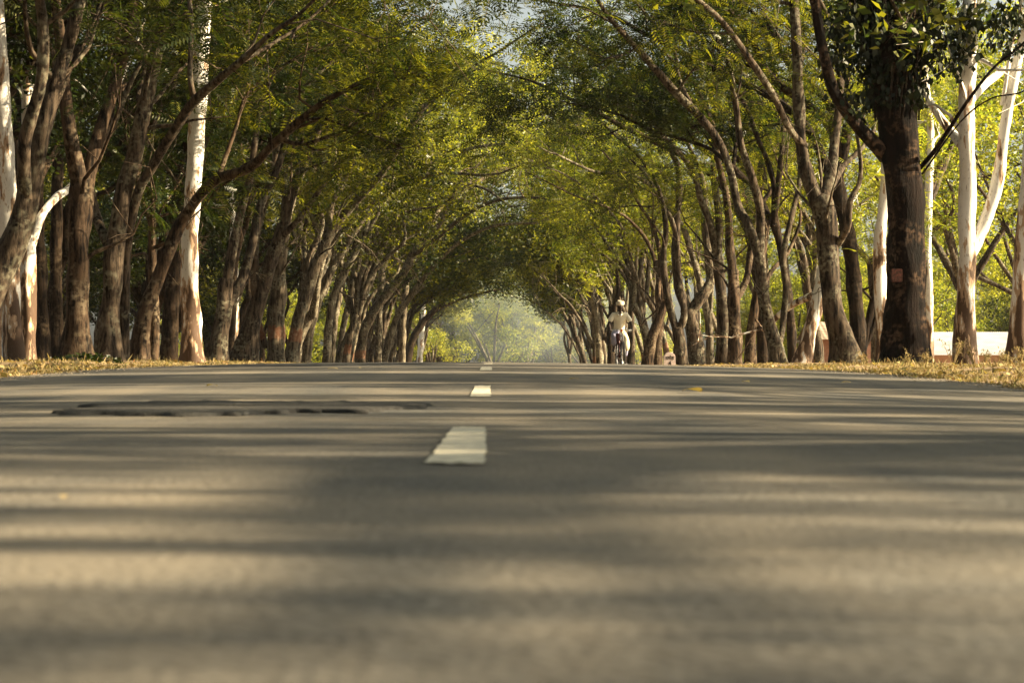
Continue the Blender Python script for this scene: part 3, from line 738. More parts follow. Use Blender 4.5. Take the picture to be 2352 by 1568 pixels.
# ------------------------------------------------------------------ prototype trees (built once, then copied object by object)
def avenue_proto(seed, lod='mid', leaf=None, bark=None, h=11.0, lean=5.5, n_limb=4, fork=None, leafy=1.0, clump=6, zlow=4.0):
    """tree of the row: trunk leans to +X and its limbs arch over the road"""
    q = np.random.default_rng(seed)
    fork = fork or q.uniform(1.6, 3.6)
    limbs = []; crown = QM(); cen = []
    r0 = q.uniform(.115, .175)
    lx = q.uniform(.1, .9)
    TP = [np.array([0, 0, -.25]), np.array([lx * .15, q.normal(0, .05), fork * .35]), np.array([lx * .5, q.normal(0, .12), fork * .7]), np.array([lx, q.normal(0, .15), fork])]
    TR = [r0 * 1.15, r0, r0 * .93, r0 * .95]
    limbs.append((TP, TR, 10, .25, 'trunk'))
    for k in range(n_limb):
        reach = lean * (1 - .33 * k) + q.normal(0, .5)       # first limb reaches far over the road, last leans away
        az = q.normal(0, .45)
        top = h * q.uniform(.72, 1.0) - max(0, reach) * .22
        P = [TP[-1] + np.array([0, 0, -.3])]; R = [r0 * .72]
        n = 6
        for i in range(1, n + 1):
            t = i / n
            x = lx + reach * (t ** 1.35); z = fork + (top - fork) * (1 - (1 - t) ** 1.35)
            y = TP[-1][1] + math.sin(az) * reach * t + q.normal(0, .28) + (k - n_limb / 2) * .9 * t
            P.append(np.array([x + q.normal(0, .22), y, z + q.normal(0, .12)])); R.append(r0 * .72 * (1 - .82 * t))
        limbs.append((P, R, 8, 0, 'limb'))
        grow(crown, cen, P, R, q, 7, 1 if reach > 0 else -1, t0=.38, blen=(1.3, 2.8), zmin=zlow, ntw=5, clump=clump, fr_rad=.23, leafy=leafy)
    scatter(crown, np.concatenate(cen), lod, q)
    return limbs, crown, bark or M_bark, leaf or M_leaf

def wood_proto(seed, leaf, bark, h=10.0, rad=3.6, zlow=2.6, lobes=22, per=120, kind='bush', multi=2):
    q = np.random.default_rng(seed)
    limbs = []; crown = QM(); cen = []
    r0 = q.uniform(.16, .26)
    fk = zlow * .8
    TP = [np.array([0, 0, -.3]), np.array([q.normal(0, .1), q.normal(0, .1), fk * .5]), np.array([q.normal(0, .2), q.normal(0, .2), fk])]
    limbs.append((TP, [r0 * 1.1, r0 * .95, r0 * .85], 9, .3, 'trunk'))
    zc = (zlow + h) / 2; hz = (h - zlow) / 2
    ends = []
    for k in range(lobes):
        a = q.uniform(0, 6.28); u = q.uniform(-1, 1); rr = q.uniform(.55, 1.0) ** .6
        ends.append(np.array([math.cos(a) * math.sqrt(1 - u * u * .8) * rad * rr, math.sin(a) * math.sqrt(1 - u * u * .8) * rad * rr, zc + u * hz * rr]))
    for k in range(6):
        e = ends[k]; m = TP[-1] * .45 + e * .55 + q.normal(0, .4, 3)
        limbs.append(([TP[-1] + np.array([0, 0, -.2]), m, e], [r0 * .6, r0 * .35, .03], 6, 0, 'limb'))
    for e in ends:
        lr = q.uniform(.8, 1.5)
        n = int(per * q.uniform(.6, 1.3))
        d = q.normal(0, 1, (n, 3)); d /= np.linalg.norm(d, axis=1)[:, None]
        r = lr * q.uniform(.25, 1.0, n)[:, None] ** .5
        cen.append(e + d * r * np.array([1.15, 1.15, .75]))
        for t in range(4):
            x = e + q.normal(0, lr * .6, 3)
            tube(crown, [e * .85 + np.array([0, 0, zc]) * .15, (e + x) / 2 + q.normal(0, .1, 3), x], [.025, .016, .006], seg=4, step=.5, rough=0, mat=1, cap=False)
    scatter(crown, np.concatenate(cen), kind, q)
    return limbs, crown, bark, leaf

class Proto:
    def __init__(s, name, data):
        limbs, crown, bark, leaf = data
        s.name = name; s.parts = []
        for k, (P, R, seg, flare, nm) in enumerate(limbs):
            qm = QM(); tube(qm, P, R, seg=seg, step=max(.1, R[0]), rough=.10, flare=flare, seed=k + len(limbs) * 7)
            me = qm.mesh(nm); me.materials.append(bark); me.polygons.foreach_set('use_smooth', [True] * len(me.polygons))
            s.parts.append((nm, me))
        me = crown.mesh('crown'); me.materials.append(leaf); me.materials.append(bark)
        s.parts.append(('crown', me))
        s.root = None
    def place(s, name, X, D, label, group, rz=0.0, scale=1.0, cat='tree', dz=0.0):
        loc = (X, D, gz(X, D) + dz)
        if s.root is None:
            s.root = empty(name, loc, label, cat, group)
            for nm, me in s.parts:
                o = bpy.data.objects.new(nm, me); COL.objects.link(o); o.parent = s.root
            r = s.root
        else:
            r = s.root.copy(); COL.objects.link(r); r.name = name
            for ch in s.root.children:
                c = ch.copy(); c.parent = r; COL.objects.link(c)
            r.location = loc; tag(r, label, cat, group)
        r.rotation_euler = (0, 0, rz); r.scale = (scale, scale, scale)
        return r

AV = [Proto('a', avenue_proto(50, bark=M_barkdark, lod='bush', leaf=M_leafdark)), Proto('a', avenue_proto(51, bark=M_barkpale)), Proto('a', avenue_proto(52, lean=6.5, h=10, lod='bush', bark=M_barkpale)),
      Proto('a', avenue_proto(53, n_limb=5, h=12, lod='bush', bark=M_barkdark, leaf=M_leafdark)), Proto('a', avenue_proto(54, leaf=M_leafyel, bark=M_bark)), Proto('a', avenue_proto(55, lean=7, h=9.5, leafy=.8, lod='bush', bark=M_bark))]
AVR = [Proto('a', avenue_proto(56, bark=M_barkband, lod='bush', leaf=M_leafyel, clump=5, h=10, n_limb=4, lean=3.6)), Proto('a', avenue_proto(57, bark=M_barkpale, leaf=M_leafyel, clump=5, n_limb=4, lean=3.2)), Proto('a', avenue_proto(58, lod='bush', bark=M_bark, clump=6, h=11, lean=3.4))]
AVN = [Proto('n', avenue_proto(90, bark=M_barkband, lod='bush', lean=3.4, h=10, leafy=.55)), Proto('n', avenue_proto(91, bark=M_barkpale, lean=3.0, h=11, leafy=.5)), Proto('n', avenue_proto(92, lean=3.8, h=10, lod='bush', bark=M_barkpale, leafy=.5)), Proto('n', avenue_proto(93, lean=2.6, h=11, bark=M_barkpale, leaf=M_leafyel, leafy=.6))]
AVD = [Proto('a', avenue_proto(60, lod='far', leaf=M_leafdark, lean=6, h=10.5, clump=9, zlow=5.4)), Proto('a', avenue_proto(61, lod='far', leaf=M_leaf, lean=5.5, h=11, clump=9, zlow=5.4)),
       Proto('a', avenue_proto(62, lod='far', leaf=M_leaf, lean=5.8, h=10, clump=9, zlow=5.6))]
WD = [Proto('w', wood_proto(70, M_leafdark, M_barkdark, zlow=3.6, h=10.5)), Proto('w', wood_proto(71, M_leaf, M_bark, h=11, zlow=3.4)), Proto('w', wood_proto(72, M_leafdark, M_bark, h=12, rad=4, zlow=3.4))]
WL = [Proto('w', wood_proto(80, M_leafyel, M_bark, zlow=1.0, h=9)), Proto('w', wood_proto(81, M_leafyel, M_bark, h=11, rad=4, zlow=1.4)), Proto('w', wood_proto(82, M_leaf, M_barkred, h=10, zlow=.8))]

ordn = ['first', 'second', 'third', 'fourth', 'fifth', 'sixth', 'seventh', 'eighth', 'ninth', 'tenth', 'eleventh', 'twelfth', 'thirteenth', 'fourteenth', 'fifteenth', 'sixteenth',
        'seventeenth', 'eighteenth', 'nineteenth', 'twentieth']
q = np.random.default_rng(21)
# the two rows continuing to the end of the tunnel
posL = [68, 71, 75, 79, 83, 87, 91, 95, 103, 108, 113, 119, 125, 132, 139, 158, 170]
for i, D in enumerate(posL):
    P = AVN[i % 4] if D < 106 else AVD[i % 3]
    P.place('roadside_tree', -6.4 + q.normal(0, .35), D + q.normal(0, .5), '%s of the grey-brown trunks receding along the left verge beyond the painted S-shaped tree' % ordn[i], LG, rz=q.normal(0, .25), scale=q.uniform(.88, 1.08))
posR = [80, 84, 89, 99, 104, 108, 118, 124, 131, 138, 146, 154, 163]
for i, D in enumerate(posR):
    P = AVR[i % 3] if D < 112 else AVD[(i + 1) % 3]
    P.place('roadside_tree', 6.5 + q.normal(0, .35), D, '%s of the trunks receding along the right verge behind the milestone and cyclist' % ordn[i], RG, rz=math.pi + q.normal(0, .25), scale=q.uniform(.88, 1.08))
# second file of trees just behind each row
for i, D in enumerate([37, 43, 50, 57, 65, 73, 82, 93, 105, 120]):
    AV[(0, 3)[i % 2]].place('roadside_tree', -10.2 + q.normal(0, .8), D, 'brown tree standing a few steps behind the left row, half hidden by it', 'trees of the second file behind the left row', rz=q.uniform(-.8, .8), scale=q.uniform(.85, 1.05))
for i, D in enumerate([62, 72, 83, 94, 106, 118]):
    AVR[(i + 1) % 3].place('roadside_tree', 10.6 + q.normal(0, .8), D, 'brown tree standing a few steps behind the right row, half hidden by it', 'trees of the second file behind the right row', rz=math.pi + q.uniform(-.8, .8), scale=q.uniform(.85, 1.05))
# dense dark crowns closing the canopy high over the road
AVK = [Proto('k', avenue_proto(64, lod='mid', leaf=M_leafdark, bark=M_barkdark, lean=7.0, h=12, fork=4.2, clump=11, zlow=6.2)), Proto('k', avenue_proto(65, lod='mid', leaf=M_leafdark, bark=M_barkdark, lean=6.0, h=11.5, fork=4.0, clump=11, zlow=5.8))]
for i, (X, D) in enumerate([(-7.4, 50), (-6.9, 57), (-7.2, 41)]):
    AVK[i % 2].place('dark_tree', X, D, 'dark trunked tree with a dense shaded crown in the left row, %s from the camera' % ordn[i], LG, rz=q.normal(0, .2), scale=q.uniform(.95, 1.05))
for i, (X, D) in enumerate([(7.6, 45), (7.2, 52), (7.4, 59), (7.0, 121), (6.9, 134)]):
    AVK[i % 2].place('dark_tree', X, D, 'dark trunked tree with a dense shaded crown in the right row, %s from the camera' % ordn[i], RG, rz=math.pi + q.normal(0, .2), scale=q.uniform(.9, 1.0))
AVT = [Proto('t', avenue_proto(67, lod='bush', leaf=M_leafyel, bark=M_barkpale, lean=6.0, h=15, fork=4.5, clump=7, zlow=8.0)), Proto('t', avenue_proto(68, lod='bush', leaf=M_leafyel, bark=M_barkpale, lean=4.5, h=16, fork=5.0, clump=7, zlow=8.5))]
for i, D in enumerate([84, 95, 106, 112, 119, 127, 136, 146, 158]):
    AVT[i % 2].place('tall_tree', -7.2 + q.normal(0, .4), D, 'tall sunlit-crowned tree of the left row, %s from the camera' % ordn[i], LG, rz=q.normal(0, .3), scale=q.uniform(.95, 1.08))
for i, (X, D, sc_) in enumerate([(-5.2, 99, 1.18), (5.4, 108, 1.2), (-4.8, 116, 1.25)]):
    AVT[i % 2].place('tall_tree', X, D, ['tallest pale tree of the left row, its crown closing the canopy above the road', 'tallest pale tree of the right row, its crown closing the canopy above the road', 'second tallest pale tree of the left row, farther off'][i], (LG, RG, LG)[i], rz=(0, math.pi, 0)[i], scale=sc_)
for i, D in enumerate([97, 112, 128, 145, 162]):
    AVT[i % 2].place('tall_tree', 7.6 + q.normal(0, .4), D, 'tall sunlit-crowned tree of the right row, %s from the camera' % ordn[i], RG, rz=math.pi + q.normal(0, .3), scale=q.uniform(.9, 1.0))
# woodland on the left
for i in range(40):
    D = 50 + i * 1.9; X = -13 - q.uniform(0, 1) ** 1.3 * (9 + D * .16)
    WD[i % 3].place('woodland_tree', X, D, 'dark leafy tree in the woodland behind the left row of trunks', 'woodland trees on the left', rz=q.uniform(0, 6.28), scale=q.uniform(.8, 1.25))
# sunny wood on the right
for i in range(34):
    D = 112 + i * 3.0; X = 15 + q.uniform(0, 1) * (6 + D * .16)
    WL[i % 3].place('woodland_tree', X, D, 'sunlit yellow-green tree in the wood behind the right row of trunks', 'woodland trees on the right', rz=q.uniform(0, 6.28), scale=q.uniform(.75, 1.15))
for i in range(10):
    WL[i % 3].place('woodland_tree', 18 + i * 3.1 + q.normal(0, 1), 118 + q.uniform(0, 25), 'pale hazy tree rising behind the white roofed building', 'trees behind the building', rz=q.uniform(0, 6.28), scale=q.uniform(.9, 1.3))
# trees closing the end of the tunnel
for i in range(26):
    X = -26 + i * 1.7 + q.normal(0, .8); D = 186 + i * 2.0 + (i % 3) * 7
    WL[i % 3].place('woodland_tree', X, D, 'hazy sunlit tree closing the view at the far end of the road', 'trees at the end of the road', rz=q.uniform(0, 6.28), scale=q.uniform(1.0, 1.5))
# the same two rows beside and behind the camera (their shade falls on the near asphalt)
for i, D in enumerate([-6, -2, 5.0, 8.9, 13.2, 18.3, 22.2]):
    AV[i % 6].place('roadside_tree', 6.6 + q.normal(0, .3), D, 'tree of the right row standing outside the picture beside the camera', 'unseen trees of the right row', rz=math.pi + q.normal(0, .4), scale=q.uniform(.9, 1.05))
for i, D in enumerate([-3, 3, 9, 14, 19]):
    AV[(i + 3) % 6].place('roadside_tree', -6.9, D, 'tree of the left row standing outside the picture beside the camera', 'unseen trees of the left row', rz=q.normal(0, .4), scale=q.uniform(.9, 1.05))
for i, D in enumerate([-9, -13, -17, -22, -28, -35]):  # unseen rows added behind the camera to block sky light
    for s_ in (-1, 1):
        (AVK if (i + (s_ > 0)) % 2 else AV)[i % 2].place('roadside_tree', s_ * 6.8, D, 'tree of the %s row behind the camera, unseen, blocking sky light' % ('right' if s_ > 0 else 'left'), 'unseen trees behind the camera', rz=(math.pi if s_ > 0 else 0) + q.normal(0, .3), scale=q.uniform(.9, 1.1))
for i in range(14):  # unseen woodland, added to keep sky light off the trunks
    WD[i % 3].place('woodland_tree', -13 - (i % 3) * 4, -36 + i * 5.6, 'dark unseen leafy tree left of the road, blocking sky light', 'unseen woodland trees on the left', rz=i, scale=1.15)
WH = [Proto('w', wood_proto(84, M_leafyel, M_bark, zlow=4.8, h=11.5, rad=3.2, per=62)), Proto('w', wood_proto(85, M_leafyel, M_bark, zlow=5.0, h=12, rad=3.4, per=62))]
for i, (X, D, lab) in enumerate([(11.4, 60, 'airy sunlit tree just right of the massive dark trunk'), (16.6, 66, 'airy sunlit tree behind the forked white eucalyptus'), (19.5, 76, 'airy sunlit tree between the two right eucalyptus trunks'),
        (21.5, 88, 'pale airy tree at the right edge above the white roof'), (18.3, 84, 'airy sunlit tree rising over the white roof'), (14.2, 80, 'sunlit tree showing left of the massive dark trunk')]):
    WH[i % 2].place('woodland_tree', X, D, lab, 'airy trees before the shed', rz=i * 1.3, scale=1.0 + .05 * i)
for i, (X, D) in enumerate([(23, 30), (25, 48)]):
    AV[(i + 3) % 6].place('roadside_tree', X, D, 'tree on the right outside the picture', 'far unseen trees on the right', rz=q.uniform(0, 6.28), scale=q.uniform(.85, 1.1))

# unseen added trees: leaves set along sun rays to shade bands of near asphalt
q = np.random.default_rng(404)
sd = np.array(sun_dir)
bands = [(1.0, 1.26, .95, 0), (1.29, 1.43, .4, 0), (1.47, 1.62, .5, -1), (1.93, 2.06, .6, 0), (2.06, 2.34, .25, -1), (2.38, 2.60, .75, 0), (2.6, 3.3, .5, 1), (3.32, 4.1, .95, 0), (4.1, 5.2, .9, 0),
         (5.2, 5.5, .8, 0), (5.7, 6.9, .7, 1), (7.0, 7.6, .85, 0), (8.0, 9.6, .8, 0), (9.9, 11.0, .8, 0), (11.9, 13.2, .7, 1), (13.5, 16, .8, 0), (17, 19, .8, 0), (20, 23.5, .85, 0), (25, 29, .35, 0)]
def shade_tree(X0, D0, label, dmin, dmax, seed):
    q = np.random.default_rng(seed)
    g0 = gz(X0, D0)
    crown = QM(); P = []; limbs = []
    TP = [np.array([0, 0, -.3]), np.array([.1, .1, 1.6]), np.array([-.1, 0, 3.0])]
    limbs.append((TP, [.26, .22, .20], 10, .3, 'trunk'))
    for (a, b, dens, side) in bands:
        if not (dmin <= a < dmax): continue
        w = min(3.6, 1.0 + .24 * b)
        area = (b - a) * 2 * w
        n = int(area * 95 * dens) + 6
        x = q.uniform(-w, w, n)
        if side: x = x[(x * side > -.25 * w) | (q.uniform(0, 1, len(x)) < .25)]
        y = q.uniform(a, b, len(x))
        t = (q.uniform(-1.6, 1.6, len(x)) + (X0 - 0) ) / sd[0]
        c = np.stack([x, y, 0 * x + ground_z(x, y)], 1) + t[:, None] * sd[None, :]
        c = c - np.array([X0, D0, g0])
        P.append(c)
        e = c.mean(axis=0)
        m = TP[-1] * .5 + e * .5 + np.array([0, 0, .5])
        limbs.append(([TP[-1] + np.array([0, 0, -.2]), m, e], [.09, .05, .015], 6, 0, 'limb'))
        for k in range(4):
            f = c[q.integers(0, len(c))]
            tube(crown, [e, (e + f) / 2 + q.normal(0, .1, 3), f], [.014, .009, .004], seg=4, step=.4, rough=0, mat=1, cap=False)
    scatter(crown, np.concatenate(P), 'mid', q, tilt=.8, scale=(.55, .9))
    pr = Proto('s', (limbs, crown, M_bark, M_leaf))
    pr.place('added_shade_tree', X0, D0, label, 'unseen trees added to shade the asphalt')  # unseen tree added only for the shade its leaves cast
shade_tree(9.5, 5.5, 'added unseen tree on the right, leaves placed to streak the nearest asphalt with shade', 0, 5.3, 1)
shade_tree(11.5, 8.5, 'second added unseen tree on the right, leaves placed to streak the asphalt with shade', 5.3, 14, 2)
shade_tree(13.0, 21, 'third added unseen tree on the right, leaves placed to streak the asphalt with shade', 13.4, 40, 3)

def ordinal(n):
    w = ['', 'first', 'second', 'third', 'fourth', 'fifth', 'sixth', 'seventh', 'eighth', 'ninth', 'tenth', 'eleventh', 'twelfth', 'thirteenth', 'fourteenth', 'fifteenth', 'sixteenth', 'seventeenth', 'eighteenth', 'nineteenth']
    if n < 20: return w[n]
    t = {2: 'twent', 3: 'thirt', 4: 'fort', 5: 'fift'}[n // 10]
    return t + 'ieth' if n % 10 == 0 else t + 'y-' + w[n % 10]
for grp, txt, key in (('unseen trees of the right row', 'tree of the right row beside the camera outside the picture, %s nearest the viewer', 'd'), ('unseen trees of the left row', 'tree of the left row beside the camera outside the picture, %s nearest the viewer', 'd'),
                 ('unseen woodland trees on the left', 'unseen leafy tree left of the road blocking sky light, %s from behind', 'd'), ('unseen trees behind the camera', 'unseen row tree behind the camera blocking sky light, %s from the far end', 'd'), ('far unseen trees on the right', 'tree far right of the road outside the picture, %s from the camera', 'd'),
                 ('trees of the second file behind the left row', 'brown tree half hidden just behind the left row, %s from the camera', 'd'), ('trees of the second file behind the right row', 'brown tree half hidden just behind the right row, %s from the camera', 'd'),
                 ('woodland trees on the left', 'dark leafy tree in the woodland behind the left row, %s counted from the left', 'x'), ('woodland trees on the right', 'sunlit yellow-green tree in the wood behind the right row, %s counted from the left', 'x'),
                 ('trees behind the building', 'pale tree rising behind the white roofed shed, %s counted from the left', 'x'), ('trees at the end of the road', 'hazy sunlit tree closing the far end of the road, %s counted from the left', 'x')):
    L_ = [o for o in scene.objects if o.get('group') == grp]
    L_.sort(key=lambda o: o.location.y if key == 'd' else o.location.x / o.location.y)
    for i, o in enumerate(L_): o['label'] = txt % ordinal(i + 1)

# ------------------------------------------------------------------ verge vegetation and small stuff
def blades(name, pts, q, h, w, lean=.5, mat=None, label='', cat=None):
    n = len(pts)
    a = q.uniform(0, np.pi * 2, n); hh = q.uniform(h[0], h[1], n); ww = q.uniform(w[0], w[1], n)
    la = q.uniform(0, np.pi * 2, n); le = q.uniform(.1, lean, n) * hh
    dx, dy = np.cos(a) * ww / 2, np.sin(a) * ww / 2
    lx, ly = np.cos(la) * le, np.sin(la) * le
    p = pts
    v0 = p + np.stack([-dx, -dy, 0 * dx], 1); v1 = p + np.stack([dx, dy, 0 * dx], 1)
    v2 = p + np.stack([dx * .7 + lx * .35, dy * .7 + ly * .35, hh * .6], 1)
    v3 = p + np.stack([lx, ly, hh], 1)
    V = np.stack([v0, v1, v2, v3], 1)
    qm = QM(); qm.add(V.reshape(-1, 3), np.arange(n * 4).reshape(-1, 4))
    return link(name, qm.mesh(name), mat or M_grass, smooth=False)

def verge_pts(side, n, q, x0=3.45, x1=9.5, d0=11, d1=75, clumpy=.5):
    D = d0 * (d1 / d0) ** (q.uniform(0, 1, n) ** 1.15)
    X = x0 + (x1 - x0) * q.uniform(0, 1, n) ** 1.4
    keep = (np.sin(D * 2.3 + X * 3.1) + np.sin(D * .9 - X * 4.7 + 2) + q.normal(0, .9, n)) > -clumpy * 1.2
    D = D[keep]; X = X[keep] * side
    return np.stack([X, D, ground_z(X, D)], 1)
q = np.random.default_rng(77)
o = blades('dry_grass', np.vstack([verge_pts(1, 46000, q, d1=36), verge_pts(-1, 42000, q)]), q, (.012, .045), (.008, .024), 1.1)
tag(o, 'short dry straw-coloured grass covering both verges', 'grass', kind='stuff')
o = blades('dry_grass', np.vstack([verge_pts(1, 900, q, 4.9, 9, 22, 34), verge_pts(-1, 900, q, 4.6, 9, 22, 60)]), q, (.04, .12), (.005, .011), .7)
tag(o, 'taller dry grass tufts between the tree bases', 'grass', kind='stuff')
M_litter = leaf_material('leaf_litter', (.13, .075, .04), (.26, .19, .10), (.44, .36, .17), trans=.12)
pl = np.vstack([verge_pts(1, 9000, q), verge_pts(-1, 9000, q)])
qm = QM(); TEMPL['litter'] = [leaf_template(.085, .045), leaf_template(.06, .035)]
scatter(qm, pl + np.array([0, 0, .012]), 'litter', q, tilt=.35)
tag(link('leaf_litter', qm.mesh('leaf_litter'), M_litter, smooth=False), 'brown and yellow fallen leaves strewn over the verges', 'leaf litter', kind='stuff')

# loose gravel along the broken asphalt edges
n = 7000
D = 6 * (50 / 6) ** q.uniform(0, 1, n); X = (3.42 + q.normal(0, .14, n)) * np.where(q.uniform(0, 1, n) < .5, -1, 1)
zz = np.maximum(ground_z(X, D), np.where(np.abs(X) < 3.5, road_z(X, D), -9))
P = np.stack([X, D, zz + .003], 1); sz = q.uniform(.003, .013, n)[:, None]
oc = np.array([(1, 0, 0), (0, 1, 0), (-1, 0, 0), (0, -1, 0), (0, 0, .8), (0, 0, -.6)])
Vv = P[:, None, :] + oc[None] * sz[:, :, None] * q.uniform(.6, 1.3, (n, 6, 1))
# three quads of an irregular pebble
Ff = np.array([(0, 1, 4, 4), (1, 2, 4, 4), (2, 3, 4, 4), (3, 0, 4, 4)])
qm = QM()
a_, b_, c_, d_, t_ = [Vv[:, k] for k in range(5)]
m1 = (a_ + b_) / 2 * .3 + t_ * .7; m2 = (c_ + d_) / 2 * .3 + t_ * .7
V = np.stack([a_, b_, c_, d_, m1, m2], 1)
F_ = np.array([(0, 1, 4, 4), (1, 2, 5, 4), (2, 3, 5, 5), (3, 0, 4, 5)])
V2 = np.concatenate([V, V[:, 4:5] + 1e-4, V[:, 5:6] + 1e-4], 1)
F2 = np.array([(0, 1, 6, 4), (1, 2, 5, 4), (2, 3, 7, 5), (3, 0, 4, 5)])
qm.add(V2.reshape(-1, 3), (F2[None] + (np.arange(n) * 8)[:, None, None]).reshape(-1, 4))
tag(link('gravel', qm.mesh('gravel'), plain('gravel_stone', (.24, .20, .15), .9, col2=(.10, .085, .065), scale=60), smooth=False), 'loose gravel scattered along both asphalt edges', 'gravel', kind='stuff')

# fallen leaves lying on the asphalt
spots = [(765, 848, 'small yellow leaf near the left end of the far tar patch'), (828, 846, 'tiny pale leaf right of the yellow one near the crest'), (488, 888, 'dull yellow leaf on the left lane'),
         (1590, 902, 'curled tan leaf on the right lane, largest leaf on the asphalt'), (1714, 879, 'small tan leaf on the right lane near the sunny band'), (1945, 880, 'tiny upright leaf near the right road edge'),
         (150, 1150, 'pinkish leaf lying close to the camera on the sunlit left lane'), (1318, 872, 'reddish scrap of leaf right of the centre line')]
for i, (px, py, lab) in enumerate(spots):
    # find the asphalt point under this part of the picture
    D = 1.2
    while D < 45:
        X = (px - VX) / F * D
        if EYE - float(road_z(X, D)) <= (py - VY) / F * D: break
        D += .02
    s = [.05, .035, .05, .10, .05, .04, .012, .04][i]
    bm = bmesh.new(); n = 7
    for k in range(n):
        t = k / (n - 1)
        for sg in (-1, 1):
            bm.verts.new((s * (t - .5) * 1.6, sg * s * .42 * math.sin(math.pi * min(.97, t + .03)), s * (.16 * math.sin(3.1 * t) + .10 * (sg > 0))))
    bm.verts.ensure_lookup_table()
    for k in range(n - 1): bm.faces.new([bm.verts[2 * k], bm.verts[2 * k + 1], bm.verts[2 * k + 3], bm.verts[2 * k + 2]])
    me = bpy.data.meshes.new('fallen_leaf'); bm.to_mesh(me); bm.free()
    o = link('fallen_leaf', me, M_litter); o.location = (X, D, float(road_z(X, D)) + .004); o.rotation_euler = (0, 0, i * 1.3)
    tag(o, lab, 'leaf', 'fallen leaves on the asphalt')

# dark heap of soil at the foot of the dark forked trunk
def heap(px, D, rx, ry, hgt, label):
    q = np.random.default_rng(9)
    X0 = (px - VX) / F * D
    xs = np.linspace(-1, 1, 40); ys = np.linspace(-1, 1, 26)
    def zf(X, Y):
        r = np.sqrt(X ** 2 + Y ** 2)
        return np.where(r < 1, hgt * (1 - r ** 2) ** 1.2 * (1 + .25 * np.sin(9 * X + 3) + .2 * np.sin(7 * Y + 5 * X)), 0) - .03
    me = grid_mesh('soil_heap', xs, ys, zf)
    co = np.empty(len(me.vertices) * 3, dtype=np.float32); me.vertices.foreach_get('co', co); co = co.reshape(-1, 3)
    co[:, 2] += q.normal(0, .006, len(co)); co[:, 0] *= rx; co[:, 1] *= ry
    gx = gz(X0, D)
    co[:, 2] += ground_z(co[:, 0] + X0, co[:, 1] + D) - gx
    me.vertices.foreach_set('co', co.ravel()); me.update()
    r = empty('soil_heap', (X0, D, gx), label, 'soil heap')
    link('soil', me, plain('dark_soil', (.07, .05, .03), .95, col2=(.03, .022, .014), scale=12, bump=1), r)
    n = 900; a = q.uniform(0, 6.28, n); rr = q.uniform(0, 1, n) ** .5
    px_ = np.cos(a) * rr; py_ = np.sin(a) * rr
    z = hgt * (1 - rr ** 2) ** 1.2 - .01
    P = np.stack([px_ * rx, py_ * ry, z + ground_z(px_ * rx + X0, py_ * ry + D) - gx], 1)
    qm = QM(); scatter(qm, P, 'litter', q, tilt=.6, scale=(.7, 1.5))
    link('leaves', qm.mesh('leaves'), M_leafdark, r, smooth=False)
heap(195, 30.5, .62, .5, .13, 'low dark heap of soil and dead leaves at the foot of the forked dark trunk')

# dry weeds with seed heads
M_weed = plain('dry_weed', (.42, .32, .15), .9, col2=(.25, .17, .07), scale=20)
def weed(px, D, h, label, seed):
    q = np.random.default_rng(seed)
    X = (px - VX) / F * D
    r = empty('dry_weed', (X, D, gz(X, D)), label, 'weed', 'dry weeds on the right verge')
    st = QM(); hd = QM()
    for k in range(7):
        a = q.uniform(0, 6.28); l = h * q.uniform(.5, 1.0)
        e = np.array([math.cos(a) * l * .5, math.sin(a) * l * .4, l])
        mid = e * .55 + np.array([0, 0, .1 * l])
        tube(st, [np.zeros(3), mid, e], [.005, .004, .002], seg=4, step=.1, rough=0, cap=False)
        for j in range(5):
            b = mid + (e - mid) * q.uniform(0, 1); t = b + q.normal(0, .035, 3) + np.array([0, 0, .02])
            tube(st, [b, t], [.002, .0012], seg=3, step=.2, rough=0, cap=False)
            scatter(hd, t + q.normal(0, .012, (5, 3)), 'litter', q, tilt=1.0, scale=(.2, .5))
    link('stems', st.mesh('stems'), M_weed, r); link('seed_heads', hd.mesh('seed_heads'), M_grass, r, smooth=False)
for i, (px, D, h, lab) in enumerate([(2190, 30, .42, 'tall branching dry weed in front of the forked white eucalyptus'), (2240, 29, .34, 'bushy dry weed at the right foot of the forked white eucalyptus'),
        (2080, 29.5, .16, 'low dry weed before the massive dark trunk'), (2130, 31, .16, 'thin dry weed right of the massive dark trunk'), (2312, 27.5, .20, 'thin dry weed left of the trunk cut by the right edge'),
        (2345, 27, .22, 'dry weed before the trunk cut by the right edge'), (1985, 31, .14, 'low dry weed left of the massive dark trunk'), (2270, 30.5, .18, 'sparse dry weed midway between the two right eucalyptus trunks')]):
    weed(px, D, h, lab, 300 + i)

# climbing ivy on the massive trunk
q = np.random.default_rng(88)
ctr = W(2052, 60, 33)
def trunk_x(z):
    py = VY - (z - EYE) * F / 33
    return (np.interp(py, [0, 130, 240, 340], [2050, 2055, 2062, 2070]) - VX) / F * 33
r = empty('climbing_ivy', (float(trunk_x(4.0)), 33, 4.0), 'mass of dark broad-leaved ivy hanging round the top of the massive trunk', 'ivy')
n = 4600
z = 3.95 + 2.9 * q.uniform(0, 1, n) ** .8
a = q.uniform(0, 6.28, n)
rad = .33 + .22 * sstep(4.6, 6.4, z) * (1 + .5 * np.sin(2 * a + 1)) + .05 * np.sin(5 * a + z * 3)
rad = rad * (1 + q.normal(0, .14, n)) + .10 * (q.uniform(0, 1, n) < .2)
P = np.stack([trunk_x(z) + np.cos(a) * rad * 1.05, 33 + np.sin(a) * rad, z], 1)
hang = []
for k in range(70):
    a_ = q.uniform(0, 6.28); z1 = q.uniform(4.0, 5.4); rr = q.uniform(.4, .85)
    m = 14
    hang.append(np.stack([trunk_x(z1) + math.cos(a_) * rr + q.normal(0, .05, m), 33 + math.sin(a_) * rr + q.normal(0, .05, m), z1 + q.uniform(-.05, 1.1, m)], 1))
